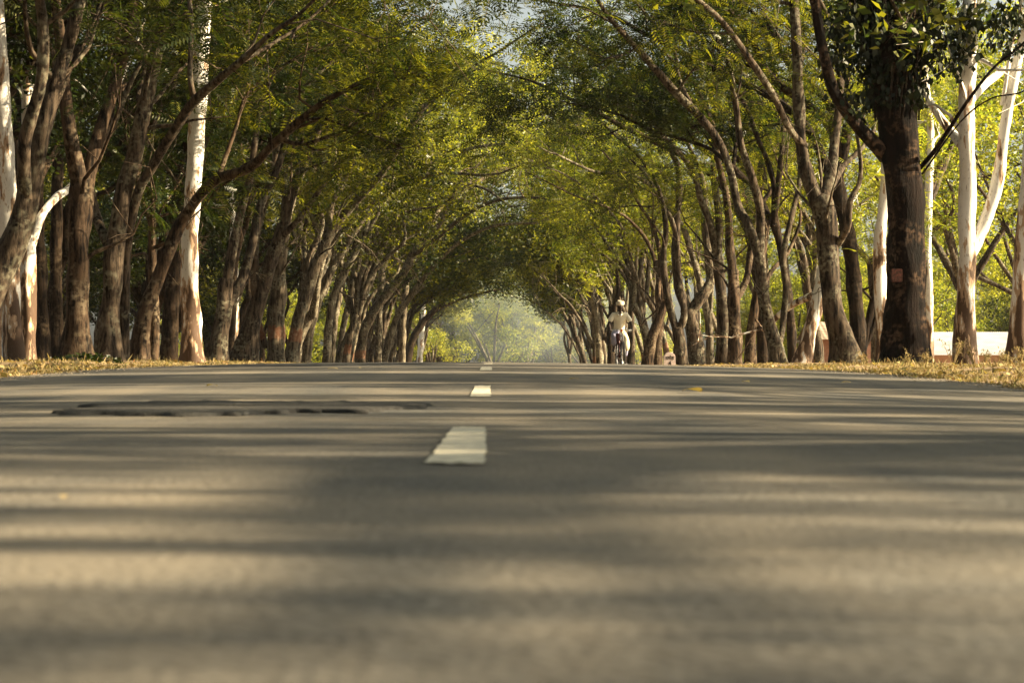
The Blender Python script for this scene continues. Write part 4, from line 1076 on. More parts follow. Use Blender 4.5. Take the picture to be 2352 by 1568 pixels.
# trailing sprays over the limbs to both sides
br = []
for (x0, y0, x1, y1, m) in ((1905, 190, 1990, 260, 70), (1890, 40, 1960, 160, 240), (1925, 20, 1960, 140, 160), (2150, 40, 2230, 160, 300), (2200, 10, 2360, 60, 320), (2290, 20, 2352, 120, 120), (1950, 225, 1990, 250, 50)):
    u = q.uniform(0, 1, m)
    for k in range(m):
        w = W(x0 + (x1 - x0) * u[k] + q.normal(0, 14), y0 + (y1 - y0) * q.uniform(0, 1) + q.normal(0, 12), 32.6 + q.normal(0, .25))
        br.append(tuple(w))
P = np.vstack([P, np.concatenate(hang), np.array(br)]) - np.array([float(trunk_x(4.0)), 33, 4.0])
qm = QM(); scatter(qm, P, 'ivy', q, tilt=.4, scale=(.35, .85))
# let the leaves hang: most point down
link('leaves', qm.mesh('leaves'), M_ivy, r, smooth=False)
vm = QM()
for k in range(14):
    a_ = q.uniform(0, 6.28)
    pts = [np.array([math.cos(a_ + .15 * j) * (.33 + .03 * j), math.sin(a_ + .15 * j) * (.33 + .03 * j), -.2 + .55 * j]) for j in range(6)]
    tube(vm, pts, [.014] * 6, seg=5, step=.2, rough=0, cap=False)
link('stems', vm.mesh('stems'), M_barkdark, r)

# thin hanging vines
for i, (pts, D, lab) in enumerate([([(592, -20), (600, 40), (612, 110), (618, 200), (622, 290), (628, 380)], 34, 'long thin vine dangling straight down left of centre at the top'),
        ([(570, -10), (571, 60), (573, 160)], 35, 'short thin vine dangling at the top beside the long one'),
        ([(1650, 60), (1648, 150), (1646, 250)], 46, 'thin pale vine dangling between limbs of the right row'),
        ([(1005 + 140, 20), (1008 + 140, 90), (1003 + 140, 175)], 60, 'fine vine dangling from the canopy above the road')]):
    P = [np.array(W(x, y, D)) for x, y in pts]; b = P[0]
    qm = QM(); tube(qm, [p - b for p in P], [.007] * len(P), seg=5, step=.2, rough=.1, cap=False)
    o = link('hanging_vine', qm.mesh('hanging_vine'), M_bark); o.location = b; tag(o, lab, 'vine', 'hanging vines')

# ------------------------------------------------------------------ small faded number plate painted on the massive trunk
def box(bm, x0, x1, y0, y1, z0, z1):
    vs = [bm.verts.new(p) for p in ((x0, y0, z0), (x1, y0, z0), (x1, y1, z0), (x0, y1, z0), (x0, y0, z1), (x1, y0, z1), (x1, y1, z1), (x0, y1, z1))]
    for f in ((0, 1, 5, 4), (1, 2, 6, 5), (2, 3, 7, 6), (3, 0, 4, 7), (4, 5, 6, 7), (3, 2, 1, 0)): bm.faces.new([vs[i] for i in f])
def bmobj(name, bm, mat, parent=None, smooth=False):
    me = bpy.data.meshes.new(name); bmesh.ops.recalc_face_normals(bm, faces=bm.faces); bm.to_mesh(me); bm.free()
    return link(name, me, mat, parent, smooth)
w = W(2062, 632, 32.6)
bm = bmesh.new(); box(bm, -.085, .085, -.012, .05, -.10, .10); bmesh.ops.bevel(bm, geom=bm.edges[:], offset=.012, segments=2, affect='EDGES')
o = bmobj('tree_marker', bm, plain('faded_red_paint', (.10, .032, .02), .9, col2=(.02, .009, .006), scale=30, bump=.6))
o.location = w; tag(o, 'small faded orange-red square marker on the massive dark trunk', 'marker')

# ------------------------------------------------------------------ milestone
def text_mesh(body, size, depth=.002):
    cu = bpy.data.curves.new('txt', 'FONT'); cu.body = body; cu.size = size; cu.extrude = depth; cu.align_x = 'CENTER'; cu.offset = .0035
    ob = bpy.data.objects.new('txt', cu); COL.objects.link(ob)
    dg = bpy.context.evaluated_depsgraph_get()
    me = bpy.data.meshes.new_from_object(ob.evaluated_get(dg))
    bpy.data.objects.remove(ob); bpy.data.curves.remove(cu)
    me.materials.clear()
    return me
MD = 62.0; MX = (1538 - VX) / F * MD
ms = empty('milestone', (MX, MD, gz(MX, MD)), 'pinkish white round-topped milestone with black lettering at the right roadside', 'milestone')
top = EYE + (VY - 808.5) / F * MD - gz(MX, MD)
bm = bmesh.new(); prof_pts = [(-.165, -.15), (.165, -.15), (.165, top - .15)]
for k in range(1, 12):
    a = math.pi * k / 12; prof_pts.append((.165 * math.cos(a), top - .15 + .15 * math.sin(a)))
prof_pts.append((-.165, top - .15))
fr = [bm.verts.new((x, -.09, z)) for x, z in prof_pts]; bk = [bm.verts.new((x, .09, z)) for x, z in prof_pts]
bm.faces.new(fr); bm.faces.new(bk[::-1]); n = len(fr)
for k in range(n): bm.faces.new([fr[k], fr[(k + 1) % n], bk[(k + 1) % n], bk[k]])
bmesh.ops.bevel(bm, geom=[e for e in bm.edges if abs(e.verts[0].co.y - e.verts[1].co.y) < 1e-6], offset=.012, segments=2, affect='EDGES')
bmobj('stone', bm, plain('milestone_paint', (.82, .70, .66), .7, col2=(.74, .60, .55), scale=9), ms)
M_black = plain('black_paint', (.015, .015, .015), .6, var=.3)
for body, sz, zz in (('दमोह', .125, top - .205), ('4', .17, top - .375)):
    me = text_mesh(body, sz)
    xs_ = [v.co.x for v in me.vertices]
    wd = max(xs_) - min(xs_); cx_ = (max(xs_) + min(xs_)) / 2
    k = (.245 / wd) if body != '4' else .085 / wd
    me.transform(Matrix.Translation((-cx_, 0, 0))); me.transform(Matrix.Diagonal((k, k if body != '4' else k * 1.05, 1, 1)))
    me.transform(Matrix.Rotation(math.radians(90), 4, 'X'))
    o = link('lettering', me, M_black, ms, smooth=False); o.location = (0, -.0915, zz)

# ------------------------------------------------------------------ buildings beyond the right verge
def wallbox(name, x0, x1, y0, y1, z0, z1, mat, parent):
    bm = bmesh.new(); box(bm, x0, x1, y0, y1, z0, z1); return bmobj(name, bm, mat, parent)
def corrugated(name, x0, x1, y0, z0, y1, z1, pitch, mat, parent, amp=.012, thick=.004):
    n = int((x1 - x0) / pitch * 6)
    xs = np.linspace(x0, x1, n); w_ = amp * np.sin((xs - x0) / pitch * 2 * np.pi)
    rows = []
    for (y, z, off) in ((y0, z0, 0), (y1, z1, 0), (y1, z1, -thick), (y0, z0, -thick)):
        rows.append(np.stack([xs, np.full(n, y), z + w_ + off], -1))
    V = np.concatenate(rows); i = np.arange(4 * n).reshape(4, n)
    f = [np.stack([i[a, :-1], i[a, 1:], i[b, 1:], i[b, :-1]], -1) for a, b in ((0, 1), (2, 3), (3, 0))]
    qm = QM(); qm.add(V, np.concatenate(f)); return link(name, qm.mesh(name), mat, parent)
def brick_mat():
    m, nt, out = newmat('red_brick')
    tc = N(nt, 'ShaderNodeTexCoord'); mp = N(nt, 'ShaderNodeMapping'); mp.inputs['Rotation'].default_value = (math.radians(90), 0, 0)
    nt.links.new(tc.outputs['Object'], mp.inputs[0])
    b = N(nt, 'ShaderNodeTexBrick', i_Scale=4.0); nt.links.new(mp.outputs[0], b.inputs[0])
    b.inputs['Color1'].default_value = (.26, .11, .075, 1); b.inputs['Color2'].default_value = (.33, .16, .11, 1); b.inputs['Mortar'].default_value = (.30, .24, .19, 1); b.inputs['Mortar Size'].default_value = .015
    p = N(nt, 'ShaderNodeBsdfPrincipled', i_Roughness=.9); nt.links.new(b.outputs[0], p.inputs['Base Color']); nt.links.new(p.outputs[0], out.inputs[0])
    return m
M_brick = brick_mat()
M_plaster = plain('peach_plaster', (.55, .36, .25), .9, col2=(.45, .29, .20), scale=1.2)
M_tin = plain('white_tin', (.78, .78, .76), .45, col2=(.62, .61, .58), scale=1.5)
M_tile = plain('weathered_tiles', (.42, .34, .26), .9, col2=(.30, .22, .16), scale=3, bump=.5)
BD = 100.0
gzb = gz(20, BD)
bl = empty('shed', (22, BD, gzb), 'long low peach-walled shed with a white corrugated roof behind the right row', 'building')
zE = EYE + (VY - 815) / F * BD - gzb; zR = EYE + (VY - 762) / F * (BD + 4) - gzb
wallbox('wall', -5.2, 11, .5, 7.5, -.6, zE + .05, M_plaster, bl)
corrugated('roof', -6.0, 11.6, -.05, zE, 4, zR, .09, M_tin, bl)
corrugated('roof', -6.0, 11.6, 8.05, zE, 4.02, zR, .09, M_tin, bl)
bm = bmesh.new()
vs = [bm.verts.new(p) for p in ((-5.2, .5, zE), (-5.2, 7.5, zE), (-5.2, 4, zR - .05), (-5.0, .5, zE), (-5.0, 7.5, zE), (-5.0, 4, zR - .05))]
for f in ((0, 1, 2), (5, 4, 3), (0, 3, 4, 1), (1, 4, 5, 2), (2, 5, 3, 0)): bm.faces.new([vs[i] for i in f])
bmobj('gable', bm, M_plaster, bl)
for (x, wd) in ((0.2, .9), (6.5, .9)):
    dr = wallbox('door', x, x + wd, .44, .49, 0, 1.85, plain('blue_grey_wood', (.10, .13, .16), .7, var=.3), bl)
win = wallbox('window', 3.2, 4.1, .44, .49, .9, 1.7, plain('dark_shutter', (.05, .07, .08), .7, var=.3), bl)
bl.rotation_euler = (0, 0, math.radians(-1))
hb = empty('hut', (15.6, 97, gz(15.6, 97)), 'small red brick hut with a weathered roof left of the white roofed shed', 'building')
g0 = gz(15.6, 97)
zE2 = EYE + (VY - 775) / F * 97 - g0
wallbox('wall', -.95, 1.7, 0, 5, -.6, zE2, M_brick, hb)
corrugated('roof', -1.25, 2.0, -.45, zE2 - .08, 2.5, zE2 + .75, .22, M_tile, hb, amp=.010)
corrugated('roof', -1.25, 2.0, 5.4, zE2 - .08, 2.52, zE2 + .75, .22, M_tile, hb, amp=.010)
wallbox('door', -.2, .6, -.05, -.01, 0, 1.8, plain('dark_wood', (.06, .04, .03), .8, var=.3), hb)
hc = empty('house', (19.2, 112, gz(19.2, 112)), 'beige gabled house wall glimpsed between the knotted tree and the massive trunk', 'building')
g0 = gz(19.2, 112)
zE3 = EYE + (VY - 790) / F * 112 - g0
bm = bmesh.new()
pr = [(-2.4, -.6), (2.2, -.6), (2.2, zE3), (-.4, zE3 + 1.25), (-2.4, zE3 + .2)]
a_ = [bm.verts.new((x, 0, z)) for x, z in pr]; b_ = [bm.verts.new((x, 5, z)) for x, z in pr]
bm.faces.new(a_); bm.faces.new(b_[::-1])
for k in range(5): bm.faces.new([a_[k], a_[(k + 1) % 5], b_[(k + 1) % 5], b_[k]])
bmobj('wall', bm, plain('beige_plaster', (.55, .45, .33), .9, var=.15, scale=2), hc)
bm = bmesh.new()
for (x0, z0, x1, z1) in ((2.6, zE3 - .15, -.4, zE3 + 1.30), (-.4, zE3 + 1.30, -2.8, zE3 + .08)):
    v = [bm.verts.new(p) for p in ((x0, -.35, z0), (x1, -.35, z1), (x1, 5.3, z1), (x0, 5.3, z0), (x0, -.35, z0 + .09), (x1, -.35, z1 + .09), (x1, 5.3, z1 + .09), (x0, 5.3, z0 + .09))]
    for f in ((0, 1, 5, 4), (1, 2, 6, 5), (2, 3, 7, 6), (3, 0, 4, 7), (4, 5, 6, 7), (3, 2, 1, 0)): bm.faces.new([v[i] for i in f])
bmobj('roof', bm, M_tile, hc)
wallbox('window', .3, 1.1, -.04, -.005, .9, 1.7, plain('dark_window', (.03, .03, .03), .5, var=.2), hc)

# ------------------------------------------------------------------ bicycle and rider
CD = 56.0; CX = (1430.5 - VX) / F * CD
CZ = gz(CX, CD) + .006
YAW = math.radians(3)
bike = empty('bicycle', (CX, CD, CZ), 'black roadster bicycle with a maroon frame coming toward the camera under the turbaned rider', 'bicycle', rz=YAW)
M_tyre = plain('rubber', (.018, .018, .018), .8, var=.3)
M_rim = plain('rim_steel', (.30, .31, .33), .45, metal=1.0, var=.15)
M_frame = plain('maroon_paint', (.09, .010, .009), .45, var=.3, spec=.5)
M_chrome = plain('chrome', (.75, .75, .74), .2, metal=1.0, var=.1)
M_blackm = plain('black_enamel', (.02, .02, .02), .35, var=.2, spec=.5)
def torus(bm, c, R, r, segR=40, segr=8, squash=1.0):
    rings = []
    for i in range(segR):
        a = 2 * math.pi * i / segR; ring = []
        for j in range(segr):
            b = 2 * math.pi * j / segr; rr = R + r * math.cos(b)
            ring.append(bm.verts.new((c[0] + r * squash * math.sin(b), c[1] + rr * math.cos(a), c[2] + rr * math.sin(a))))
        rings.append(ring)
    for i in range(segR):
        for j in range(segr):
            bm.faces.new([rings[i][j], rings[(i + 1) % segR][j], rings[(i + 1) % segR][(j + 1) % segr], rings[i][(j + 1) % segr]])
def rod(qm, pts, r, seg=8, step=.05):
    rr = [r] * len(pts) if isinstance(r, (int, float)) else r
    tube(qm, [np.array(p, float) for p in pts], rr, seg=seg, step=step, rough=0, cap=True)
def rods(name, items, mat, parent):
    qm = QM()
    for pts, r in items: rod(qm, pts, r)
    return link(name, qm.mesh(name), mat, parent)
for (cy, nm) in ((0, 'front'), (1.14, 'rear')):
    bm = bmesh.new(); torus(bm, (0, cy, .352), .328, .020); wh = bmobj('wheel', bm, M_tyre, bike, True)
    bm = bmesh.new(); torus(bm, (0, cy, .352), .303, .012, squash=1.1); bmobj('rim', bm, M_rim, wh, True)
    it = []
    for k in range(28):
        a = 2 * math.pi * k / 28; s = .025 if k % 2 else -.025
        it.append(([(s, cy + .02 * math.cos(a), .352 + .02 * math.sin(a)), (0, cy + .30 * math.cos(a), .352 + .30 * math.sin(a))], .0018))
    rods('spokes', it, M_rim, wh)
    rods('hub', [([(-.05, cy, .352), (.05, cy, .352)], .022)], M_chrome, wh)
def guard(cy, a0, a1, mat, name):
    n = 26; rings = []
    bm = bmesh.new()
    for i in range(n):
        a = math.radians(a0 + (a1 - a0) * i / (n - 1)); ring = []
        for j in range(7):
            b = -1.2 + 2.4 * j / 6; R = .362 + .010 * math.cos(b) ; x = .036 * math.sin(b)
            ring.append(bm.verts.new((x, cy + R * math.cos(a), .352 + R * math.sin(a))))
        rings.append(ring)
    for i in range(n - 1):
        for j in range(6): bm.faces.new([rings[i][j], rings[i + 1][j], rings[i + 1][j + 1], rings[i][j + 1]])
    o = bmobj(name, bm, mat, bike, True); sm = o.modifiers.new('s', 'SOLIDIFY'); sm.thickness = .002
guard(0, 35, 205, M_blackm, 'mudguard'); guard(1.14, -40, 160, M_blackm, 'mudguard')
bmm = bmesh.new(); box(bmm, -.034, -.006, -.378, -.366, .02, .22); bmobj('mud_flap', bmm, plain('white_flap', (.35, .35, .34), .6, var=.4), bike)
BB = (0, .70, .29)
rods('frame', [([(0, .20, .70), (0, .265, .93)], .019), ([(0, .255, .88), (0, .86, .87)], .015), ([(0, .215, .74), BB], .017), ([BB, (0, .88, .90)], .016),
               ([(.02, .87, .84), (.055, 1.14, .352)], .008), ([(-.02, .87, .84), (-.055, 1.14, .352)], .008), ([(.03, .72, .29), (.055, 1.14, .352)], .010), ([(-.03, .72, .29), (-.055, 1.14, .352)], .010)], M_frame, bike)
rods('fork', [([(0, .20, .71), (.05, .17, .68), (.055, .08, .50), (.052, 0, .352)], [.014, .014, .011, .009]), ([(0, .20, .71), (-.05, .17, .68), (-.055, .08, .50), (-.052, 0, .352)], [.014, .014, .011, .009])], M_blackm, bike)
hb_ = rods('handlebar', [([(0, .262, .93), (0, .25, 1.0), (0, .20, 1.01)], .012), ([(-.27, .44, .99), (-.275, .34, 1.005), (-.24, .22, 1.02), (-.12, .17, 1.02), (0, .19, 1.01), (.12, .17, 1.02), (.24, .22, 1.02), (.275, .34, 1.005), (.27, .44, .99)], .011)], M_chrome, bike)
rods('grip', [([(-.27, .46, .987), (-.275, .35, 1.003)], .017)], M_blackm, hb_); rods('grip', [([(.27, .46, .987), (.275, .35, 1.003)], .017)], M_blackm, hb_)
rods('brake_rods', [([(-.25, .22, .985), (-.10, .15, .985), (-.03, .15, .96), (-.03, .12, .70)], .005), ([(.25, .22, .985), (.10, .15, .985), (.03, .15, .96), (.03, .12, .70)], .005)], M_chrome, bike)
bm = bmesh.new(); bmesh.ops.create_uvsphere(bm, u_segments=14, v_segments=10, radius=.034); o = bmobj('bell', bm, M_chrome, bike, True); o.location = (.09, .17, 1.05); o.scale = (1, 1, .7)
bm = bmesh.new(); bmesh.ops.create_uvsphere(bm, u_segments=14, v_segments=10, radius=.035); o = bmobj('reflector', bm, plain('orange_plastic', (.60, .12, .02), .3, var=.2), bike, True); o.location = (-.015, .14, 1.0); o.scale = (.9, .6, 1.2)
rods('crank', [([(.06, .70, .29), (.075, .62, .12)], .010), ([(-.06, .70, .29), (-.075, .78, .46)], .010), ([(-.06, .70, .29), (.06, .70, .29)], .02)], M_chrome, bike)
for (s, y, z) in ((1, .62, .12), (-1, .78, .46)):
    bm = bmesh.new(); x0, x1 = sorted((s * .085, s * .185)); box(bm, x0, x1, y - .04, y + .04, z - .012, z + .012); bmobj('pedal', bm, M_tyre, bike)
bm = bmesh.new(); bmesh.ops.create_circle(bm, cap_ends=True, segments=32, radius=.095); bmesh.ops.rotate(bm, verts=bm.verts, matrix=Matrix.Rotation(math.radians(90), 3, 'Y')); r_ = bmesh.ops.extrude_face_region(bm, geom=bm.faces[:]); bmesh.ops.translate(bm, vec=(.012, 0, 0), verts=[v for v in r_['geom'] if isinstance(v, bmesh.types.BMVert)]); o = bmobj('chain_cover', bm, M_frame, bike); o.location = (-.052, .70, .29)
bm = bmesh.new(); box(bm, -.10, .10, .84, 1.08, .93, .98)
for v in bm.verts:
    if v.co.y < .9: v.co.x *= .35
bmesh.ops.bevel(bm, geom=bm.edges[:], offset=.02, segments=3, affect='EDGES'); bmobj('saddle', bm, plain('brown_leather', (.07, .03, .015), .5, var=.3), bike, True)
rods('seat_post', [([(0, .88, .88), (0, .90, .95)], .013)], M_chrome, bike)
rods('carrier', [([(-.06, 1.05, .80), (-.06, 1.42, .80), (.06, 1.42, .80), (.06, 1.05, .80)], .006), ([(-.06, 1.3, .80), (-.055, 1.14, .36)], .005), ([(.06, 1.3, .80), (.055, 1.14, .36)], .005)], M_blackm, bike)

def skin_mesh(name, pts, edges, root, mat, parent, sub=1, extra=None):
    """pts: {key: (x,y,z, rx[, ry])}"""
    keys = list(pts); idx = {k: i for i, k in enumerate(keys)}
    me = bpy.data.meshes.new('tmp'); me.from_pydata([pts[k][:3] for k in keys], [(idx[a], idx[b]) for a, b in edges], [])
    ob = bpy.data.objects.new('tmp', me); COL.objects.link(ob)
    ob.modifiers.new('skin', 'SKIN')
    for k in keys:
        sv = me.skin_vertices[0].data[idx[k]]; p = pts[k]
        sv.radius = (p[3], p[4] if len(p) > 4 else p[3]); sv.use_root = (k == root)
    s = ob.modifiers.new('sub', 'SUBSURF'); s.levels = sub; s.render_levels = sub
    dg = bpy.context.evaluated_depsgraph_get()
    out = bpy.data.meshes.new_from_object(ob.evaluated_get(dg))
    bpy.data.objects.remove(ob)
    if extra:
        bm = bmesh.new(); bm.from_mesh(out); extra(bm); bm.to_mesh(out); bm.free()
    out.name = name; out.materials.clear()
    return link(name, out, mat, parent)

M_skin = plain('dark_skin', (.024, .012, .008), .6, var=.25, scale=20, spec=.4)
M_shirt = plain('cream_shirt', (.84, .79, .64), .85, col2=(.76, .70, .55), scale=14, bump=.3)
M_dhoti = plain('cream_cloth', (.74, .67, .46), .85, col2=(.62, .54, .34), scale=10, bump=.3)
M_lav = plain('lavender_cloth', (.36, .35, .47), .85, col2=(.26, .25, .36), scale=10, bump=.3)
M_turban = plain('turban_cloth', (.74, .66, .52), .85, col2=(.62, .52, .38), scale=12, bump=.3)
M_turban2 = plain('turban_red_fold', (.40, .14, .08), .85, var=.3)
man = empty('person', (CX, CD, CZ), 'turbaned man in cream short-sleeved shirt and wrapped cloth riding a bicycle toward the camera', 'person', rz=YAW)
pts = {'pel': (0, .90, 1.0, .12, .10), 'spi': (0, .84, 1.14, .12, .09), 'che': (0, .74, 1.32, .14, .10), 'upc': (0, .69, 1.43, .10, .075), 'nec': (0, .64, 1.50, .052), 'hd0': (0, .605, 1.57, .060), 'hd1': (0, .595, 1.63, .066)}
edg = [('pel', 'spi'), ('spi', 'che'), ('che', 'upc'), ('upc', 'nec'), ('nec', 'hd0'), ('hd0', 'hd1')]
for s, S in ((1, 'L'), (-1, 'R')):
    pts.update({S + 'sh': (s * .17, .69, 1.42, .055), S + 'el': (s * .285, .66, 1.19, .042), S + 'fm': (s * .285, .54, 1.09, .036), S + 'wr': (s * .276, .455, 1.035, .025), S + 'pa': (s * .272, .405, 1.025, .033, .020)})
    edg += [('upc', S + 'sh'), (S + 'sh', S + 'el'), (S + 'el', S + 'fm'), (S + 'fm', S + 'wr'), (S + 'wr', S + 'pa')]
    for k in range(4):     # fingers curl over the grip
        x = s * (.272 + (k - 1.5) * .0001); yk = .375 + k * .021
        a, b, c = '%sf%da' % (S, k), '%sf%db' % (S, k), '%sf%dc' % (S, k)
        pts[a] = (s * .298, yk, 1.022, .0088); pts[b] = (s * .303, yk - .004, .998, .0082); pts[c] = (s * .284, yk - .004, .980 + k * .002, .0075)
        edg += [(S + 'pa', a), (a, b), (b, c)]
    pts[S + 'th1'] = (s * .248, .40, 1.015, .011); pts[S + 'th2'] = (s * .243, .375, .990, .009); edg += [(S + 'pa', S + 'th1'), (S + 'th1', S + 'th2')]
legs = {'L': [(.09, .88, .96, .09), (.13, .68, .80, .075), (.15, .52, .63, .055), (.145, .62, .42, .048), (.14, .69, .22, .032), (.14, .70, .175, .034), (.145, .62, .155, .036, .024), (.15, .54, .150, .030, .016)],
        'R': [(-.09, .88, .96, .09), (-.14, .66, .90, .075), (-.17, .47, .84, .055), (-.16, .66, .70, .048), (-.15, .83, .56, .032), (-.15, .86, .52, .034), (-.15, .78, .495, .036, .024), (-.15, .71, .490, .030, .016)]}
for S in 'LR':
    prev = 'pel'
    for i, p in enumerate(legs[S]):
        k = S + 'l%d' % i; pts[k] = p; edg.append((prev, k)); prev = k
def head(bm):
    m = Matrix.Translation((0, .585, 1.635))
    r = bmesh.ops.create_uvsphere(bm, u_segments=24, v_segments=18, radius=1.0)
    for v in r['verts']:
        x, y, z = v.co
        jaw = 1 - .28 * max(0, -z) ** 1.3
        x2 = x * .076 * jaw; y2 = y * .094 * (1 - .08 * max(0, -z)); z2 = z * .118
        if y < -.2:
            y2 -= .024 * math.exp(-((x / .20) ** 2 + ((z + .12) / .20) ** 2))            # nose
            y2 -= .007 * math.exp(-((x / .30) ** 2 + ((z + .48) / .07) ** 2))            # lips
            y2 -= .006 * math.exp(-((x / .25) ** 2 + ((z + .82) / .12) ** 2))            # chin
            y2 -= .006 * math.exp(-(((z - .20) / .08) ** 2)) * (abs(x) < .6)             # brow
            for e in (-.36, .36): y2 += .012 * math.exp(-(((x - e) / .16) ** 2 + ((z - .04) / .11) ** 2))
        v.co = m @ Vector((x2, y2, z2))
    for s in (-1, 1):
        r = bmesh.ops.create_uvsphere(bm, u_segments=10, v_segments=8, radius=1.0)
        for v in r['verts']: v.co = Vector((s * .077 + v.co.x * .008, .59 + v.co.y * .017, 1.63 + v.co.z * .030))
body = skin_mesh('body', pts, edg, 'pel', M_skin, man, 1, head)
M_eye = plain('eye', (.22, .20, .18), .4, var=.1)
for s in (-1, 1):
    bm = bmesh.new(); bmesh.ops.create_uvsphere(bm, u_segments=8, v_segments=6, radius=.0105); o = bmobj('eye', bm, M_eye, man, True); o.location = (s * .028, .504, 1.641)
sh = {'hem': (0, .86, .98, .155, .125), 'wai': (0, .83, 1.10, .150, .12), 'che': (0, .735, 1.30, .185, .125), 'top': (0, .695, 1.405, .125, .085), 'col': (0, .67, 1.455, .070, .062)}
se = [('hem', 'wai'), ('wai', 'che'), ('che', 'top'), ('top', 'col')]
for s, S in ((1, 'L'), (-1, 'R')):
    sh.update({S + '1': (s * .165, .695, 1.415, .075), S + '2': (s * .235, .68, 1.31, .078), S + '3': (s * .272, .665, 1.225, .072)})
    se += [('top', S + '1'), (S + '1', S + '2'), (S + '2', S + '3')]
shirt = skin_mesh('shirt', sh, se, 'wai', M_shirt, man, 2)
# bare throat in the open neck, collar wings, placket and pocket
bm = bmesh.new()
vs = [bm.verts.new(p) for p in ((-.048, .565, 1.475), (.048, .565, 1.475), (0, .545, 1.365), (-.048, .62, 1.475), (.048, .62, 1.475), (0, .62, 1.365))]
for f in ((0, 1, 2), (5, 4, 3), (0, 2, 5, 3), (2, 1, 4, 5), (1, 0, 3, 4)): bm.faces.new([vs[i] for i in f])
th = bmobj('throat', bm, M_skin, body)
for s in (-1, 1):
    bm = bmesh.new()
    vs = [bm.verts.new(p) for p in ((s * .040, .60, 1.500), (s * .088, .64, 1.485), (s * .095, .572, 1.435), (s * .040, .548, 1.395), (s * .014, .538, 1.385))]
    bm.faces.new(vs); o = bmobj('collar', bm, M_shirt, shirt); md = o.modifiers.new('s', 'SOLIDIFY'); md.thickness = .006
bm = bmesh.new(); vs = [bm.verts.new(p) for p in ((.0, .545, 1.375), (.028, .547, 1.375), (.024, .66, 1.05), (-.004, .66, 1.05))]; bm.faces.new(vs); o = bmobj('placket', bm, M_shirt, shirt); md = o.modifiers.new('s', 'SOLIDIFY'); md.thickness = .006
def cloth(name, pts_, mat, parent):
    k = {str(i): p for i, p in enumerate(pts_)}
    return skin_mesh(name, k, [(str(i), str(i + 1)) for i in range(len(pts_) - 1)], '0', mat, parent, 2)
dh = cloth('wrapped_cloth', [(.03, .87, 1.0, .14, .12), (.11, .70, .84, .115, .12), (.15, .55, .70, .105, .11), (.155, .51, .58, .095, .09), (.155, .56, .47, .070, .07)], M_dhoti, man)
cloth('trouser_leg', [(.15, .53, .60, .07), (.147, .61, .46, .066), (.143, .655, .34, .052)], M_lav, man)
cloth('trouser_leg', [(-.04, .87, .99, .12, .11), (-.14, .67, .91, .105, .10), (-.17, .475, .85, .085, .085), (-.165, .56, .74, .078, .08), (-.155, .70, .63, .055, .055)], M_lav, man)
for S, s in (('L', 1), ('R', -1)):
    p = legs[S][6]; bm = bmesh.new(); box(bm, p[0] - .042, p[0] + .042, p[1] - .13, p[1] + .12, p[2] - .035, p[2] - .016)
    bmesh.ops.bevel(bm, geom=bm.edges[:], offset=.008, segments=2, affect='EDGES')
    sd = bmobj('sandal', bm, M_blackm, man, True)
    rods('strap', [([(p[0] - .043, p[1] - .03, p[2] - .02), (p[0], p[1] - .035, p[2] + .03), (p[0] + .043, p[1] - .03, p[2] - .02)], .010)], M_blackm, sd)
# turban: bands wound round the head
bm = bmesh.new()
r = bmesh.ops.create_uvsphere(bm, u_segments=24, v_segments=14, radius=1.0)
for v in r['verts']: v.co = Vector((v.co.x * .092, .592 + v.co.y * .105, 1.715 + v.co.z * .062))
tb = bmobj('turban', bm, M_turban, man, True)
def wrap(cz, rx, ry, r, tx, ty, mat, name='fold'):
    n = 30
    pts_ = []
    for i in range(n + 1):
        a = 2 * math.pi * i / n
        pts_.append(np.array([rx * math.cos(a), .592 + ry * math.sin(a), cz + tx * math.cos(a) + ty * math.sin(a)]))
    qm = QM(); tube(qm, pts_, [r] * (n + 1), seg=8, step=.03, rough=.04, cap=False); return link(name, qm.mesh(name), mat, tb)
wrap(1.690, .086, .098, .024, .006, .012, M_turban); wrap(1.712, .090, .100, .024, -.010, .014, M_turban); wrap(1.733, .084, .095, .024, .014, .010, M_turban)
wrap(1.752, .070, .082, .013, .018, .012, M_turban2); wrap(1.762, .058, .070, .022, -.006, .010, M_turban)
# bag on the handlebar
bag = empty('bag', (CX, CD, CZ), 'dark red bag hanging from the handlebar in front of the rider', 'bag', rz=YAW)
skin_mesh('bag_body', {'a': (-.115, .15, .93, .05, .03), 'b': (-.115, .14, .84, .07, .045), 'c': (-.11, .14, .72, .06, .045), 'd': (-.10, .14, .64, .045, .035)}, [('a', 'b'), ('b', 'c'), ('c', 'd')], 'b', plain('red_bag_cloth', (.065, .012, .012), .8, col2=(.03, .006, .006), scale=10, bump=.4), bag, 2)
rods('strap', [([(-.15, .15, .96), (-.13, .17, 1.035), (-.09, .15, .96)], .006)], M_blackm, bag)

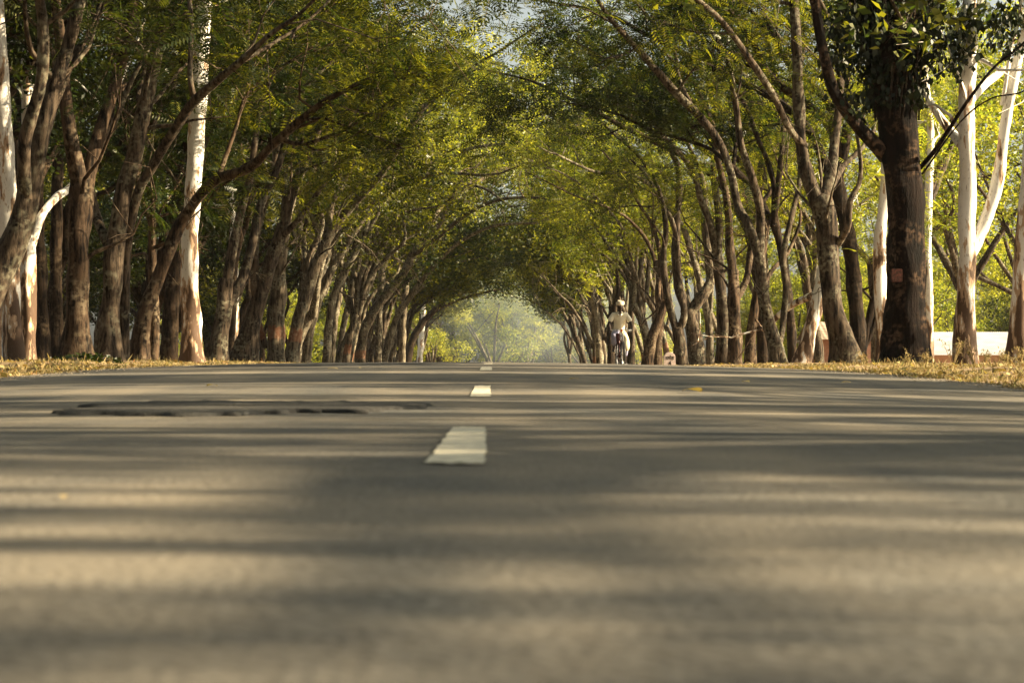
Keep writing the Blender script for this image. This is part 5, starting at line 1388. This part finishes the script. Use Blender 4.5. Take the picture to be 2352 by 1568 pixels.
# ------------------------------------------------------------------ haze
def haze_box(d):
    bm = bmesh.new(); box(bm, -260, 260, -40, 420, -8, 24)
    m = bpy.data.materials.new('haze'); m.use_nodes = True; nt = m.node_tree
    for n in list(nt.nodes): nt.nodes.remove(n)
    out = nt.nodes.new('ShaderNodeOutputMaterial'); v = nt.nodes.new('ShaderNodeVolumePrincipled')
    v.inputs['Color'].default_value = (.92, .95, 1.0, 1); v.inputs['Density'].default_value = d; v.inputs['Anisotropy'].default_value = .3
    nt.links.new(v.outputs[0], out.inputs['Volume'])
    o = bmobj('haze', bm, m); tag(o, 'pale morning haze hanging between the trees', 'haze', kind='stuff')
HAZE = 0.0001
if HAZE: haze_box(HAZE)

def smoke(X, D, rx, ry, rz_, dens, label):
    bm = bmesh.new(); bmesh.ops.create_uvsphere(bm, u_segments=24, v_segments=16, radius=1.0)
    for v in bm.verts: v.co = Vector((v.co.x * rx + v.co.z * rx * .35, v.co.y * ry, v.co.z * rz_))
    m = bpy.data.materials.new('smoke'); m.use_nodes = True; nt = m.node_tree
    for n in list(nt.nodes): nt.nodes.remove(n)
    out = nt.nodes.new('ShaderNodeOutputMaterial'); v = nt.nodes.new('ShaderNodeVolumePrincipled')
    v.inputs['Color'].default_value = (.74, .88, 1.0, 1); v.inputs['Density'].default_value = dens; v.inputs['Anisotropy'].default_value = .2
    tc = N(nt, 'ShaderNodeTexCoord'); mp = N(nt, 'ShaderNodeMapping'); mp.inputs['Scale'].default_value = (1 / rx, 1 / ry, 1 / rz_); nt.links.new(tc.outputs['Object'], mp.inputs[0])
    gr = N(nt, 'ShaderNodeTexGradient', gradient_type='SPHERICAL'); nt.links.new(mp.outputs[0], gr.inputs[0])
    nz = N(nt, 'ShaderNodeTexNoise', i_Scale=.35, i_Detail=3.0); nt.links.new(tc.outputs['Object'], nz.inputs[0])
    rr_ = ramp(nt, [(.38, (.1, .1, .1)), (.68, (1, 1, 1))], nz.outputs['Fac'])
    mu = N(nt, 'ShaderNodeMath', operation='MULTIPLY'); nt.links.new(gr.outputs['Fac'], mu.inputs[0]); nt.links.new(rr_.outputs[0], mu.inputs[1])
    m2 = N(nt, 'ShaderNodeMath', operation='MULTIPLY'); nt.links.new(mu.outputs[0], m2.inputs[0]); m2.inputs[1].default_value = dens; nt.links.new(m2.outputs[0], v.inputs['Density'])
    nt.links.new(v.outputs[0], out.inputs['Volume'])
    o = bmobj('smoke', bm, m, None, True); o.location = (X, D, gz(X, D) + rz_ * .8); tag(o, label, 'smoke', kind='stuff')
smoke(5.5, 172, 13.0, 18, 8.5, .032, 'bluish smoke drifting across the far end of the road')
